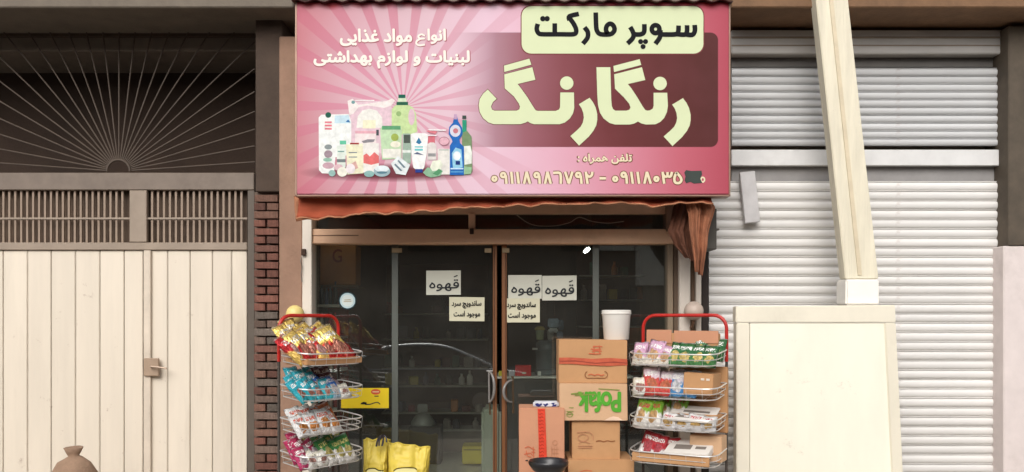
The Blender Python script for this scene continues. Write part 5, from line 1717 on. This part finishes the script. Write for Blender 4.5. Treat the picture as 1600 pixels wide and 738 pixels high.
bm = new(); box(bm, X(756, .6), X(780, .6), .62, 1.08, 0, .039, .002); part('base', bm, black_pl, fz)
lb_ = thing('light_bulb', 'small lit white bulb hanging inside the right glass', 'light bulb', (X(917, 1.5), 1.5, Z(391, 1.5)))
bm = new()
lathe(bm, [(0, -.04), (.012, -.037), (.018, -.018), (.02, .01), (.014, .032), (0, .036)], 0, 0, 0, 20)
bmesh.ops.rotate(bm, cent=(0, 0, 0), matrix=Matrix.Rotation(R(50), 3, 'Y'), verts=bm.verts)
bmesh.ops.translate(bm, verts=bm.verts, vec=lb_.location)
part('globe', bm, M('lit_bulb', (.9, .9, .9), .5, emit=((1, .98, .92), 14)), lb_, True)
bm = new(); tube(bm, [lb_.location + Vector((.03, 0, .03)), lb_.location + Vector((.05, 0, .3)), (lb_.location.x + .05, 1.5, 2.78)], .006, 6); part('cord', bm, black_pl, lb_)

# ------------------------------------------------------------------ across the street (seen only in the glass)
ob = thing('building', 'dark brick building across the street mirrored faintly in the glass', 'building', (0, -18, -.3))
bm = new(); box(bm, -24, 24, -19, -17, -.3, 6.6, .02); part('wall', bm, M('dark_brick_wall', srgb(116, 102, 90), .9, var=.25, scale=1, dirt=.6), ob)
for i in range(10):
    bm = new(); box(bm, -21 + i * 4.4, -18.4 + i * 4.4, -16.99, -16.9, -.1, 2.4, .02); part('shutter', bm, M('dark_shutter', srgb(70, 68, 66), .6), ob)
    bm = new(); box(bm, -20.6 + i * 4.4, -19.0 + i * 4.4, -16.99, -16.93, 3.5, 5.2, .02); part('window', bm, M('dark_window', (.02, .022, .025), .15), ob)
ps = thing('billboard', 'pale shop board on the building across the street', 'board', (4.3, -16.8, 3.2))
bm = new(); quadbox(bm, [(0, 0)] * 0 or [(1300, 398), (1300, 450), (1345, 438), (1300, 398)][:3], -16.8 + 30, -16.7 + 30) if False else box(bm, 3.55, 4.6, -16.85, -16.75, 2.5, 3.9, .01)
part('face', bm, M('pale_board', srgb(244, 238, 226), .6), ps)
bm = new(); box(bm, 2.4, 3.5, -16.85, -16.75, 3.5, 3.8, .01); part('face', bm, M('pale_board', (0, 0, 0)), ps)

car = thing('parked_car', 'dark car parked across the street mirrored in the left door', 'car', (-1.9, -9.1, -.3))
cz = -.3
bm = new()
side = [(-2.1, .35), (-2.1, .75), (-1.9, .88), (-1.15, .98), (-.55, 1.36), (-.1, 1.45), (.6, 1.43), (1.2, 1.2), (1.6, 1.0), (2.1, .92), (2.15, .5), (2.1, .32)]
side = [(a, b * .93) for a, b in side]
cpaint = M('dark_car_paint', (.17, .17, .175), .25, metal=.3, var=.05)
A = [bm.verts.new((-1.9 + a, -8.3 - (.16 if b > 1.0 else 0), cz + b)) for a, b in side]
B = [bm.verts.new((-1.9 + a, -9.9 + (.16 if b > 1.0 else 0), cz + b)) for a, b in side]
n = len(A)
for i in range(n): bm.faces.new((A[i], A[(i + 1) % n], B[(i + 1) % n], B[i]))
bm.faces.new(A[::-1]); bm.faces.new(B)
bmesh.ops.recalc_face_normals(bm, faces=bm.faces)
bmesh.ops.bevel(bm, geom=list(bm.edges), offset=.04, segments=2, affect='EDGES')
part('body', bm, cpaint, car, True)
for wa, wb in ((-1.0, -.15), (-.08, .65), (.72, 1.15)):
    bm = new()
    tp = lambda a: 1.22 if -.35 < a < .7 else (1.22 - .6 * abs(a + .35) if a < 0 else 1.22 - .55 * (a - .7))
    vs = [bm.verts.new((-1.9 + a, y_, cz + b)) for a, b, y_ in ((wa, .93, -8.425), (wb, .93, -8.425), (wb, tp(wb), -8.45), (wa, max(.95, tp(wa)), -8.45))]
    g_ = [bm.verts.new(v.co + Vector((0, .03, 0))) for v in vs]
    bm.faces.new(vs); bm.faces.new(g_[::-1])
    for i in range(4): bm.faces.new((vs[i], g_[i], g_[(i + 1) % 4], vs[(i + 1) % 4]))
    bmesh.ops.recalc_face_normals(bm, faces=bm.faces)
    part('window', bm, M('car_window', (.015, .017, .02), .08), car)
trim = M('chrome_trim', (.85, .85, .85), .15, metal=1, var=.02)
bm = new(); tube(bm, catmull([(-1.9 + a, -8.42, cz + b) for a, b in ((-1.5, .86), (-1.2, .93), (-.6, 1.25), (-.1, 1.345), (.6, 1.33), (1.15, 1.13), (1.5, .97))], 6), .036, 8); part('roof_trim', bm, trim, car, True)
bm = new(); tube(bm, catmull([(-1.9 + a, -8.28, cz + b) for a, b in ((-2.05, .78), (-1.1, .89), (0, .91), (1.5, .91), (2.1, .84))], 6), .02, 8); part('belt_trim', bm, trim, car, True)
for wx in (-1.35, 1.35):
    bm = new()
    lathe(bm, [(0, -.1), (.24, -.1), (.31, -.08), (.32, 0), (.31, .08), (0, .09)], 0, 0, 0, 28)
    bmesh.ops.rotate(bm, cent=(0, 0, 0), matrix=Matrix.Rotation(R(90), 3, 'X'), verts=bm.verts)
    bmesh.ops.translate(bm, verts=bm.verts, vec=(-1.9 + wx, -8.33, cz + .32)); wh = part('wheel', bm, black_pl, car, True)
    bm = new(); lathe(bm, [(0, 0), (.17, 0), (.18, .02), (0, .03)], 0, 0, 0, 24)
    bmesh.ops.rotate(bm, cent=(0, 0, 0), matrix=Matrix.Rotation(R(-90), 3, 'X'), verts=bm.verts)
    bmesh.ops.translate(bm, verts=bm.verts, vec=(-1.9 + wx, -8.225, cz + .32)); part('rim', bm, M('alloy', (.5, .5, .5), .3, metal=.8), wh, True)
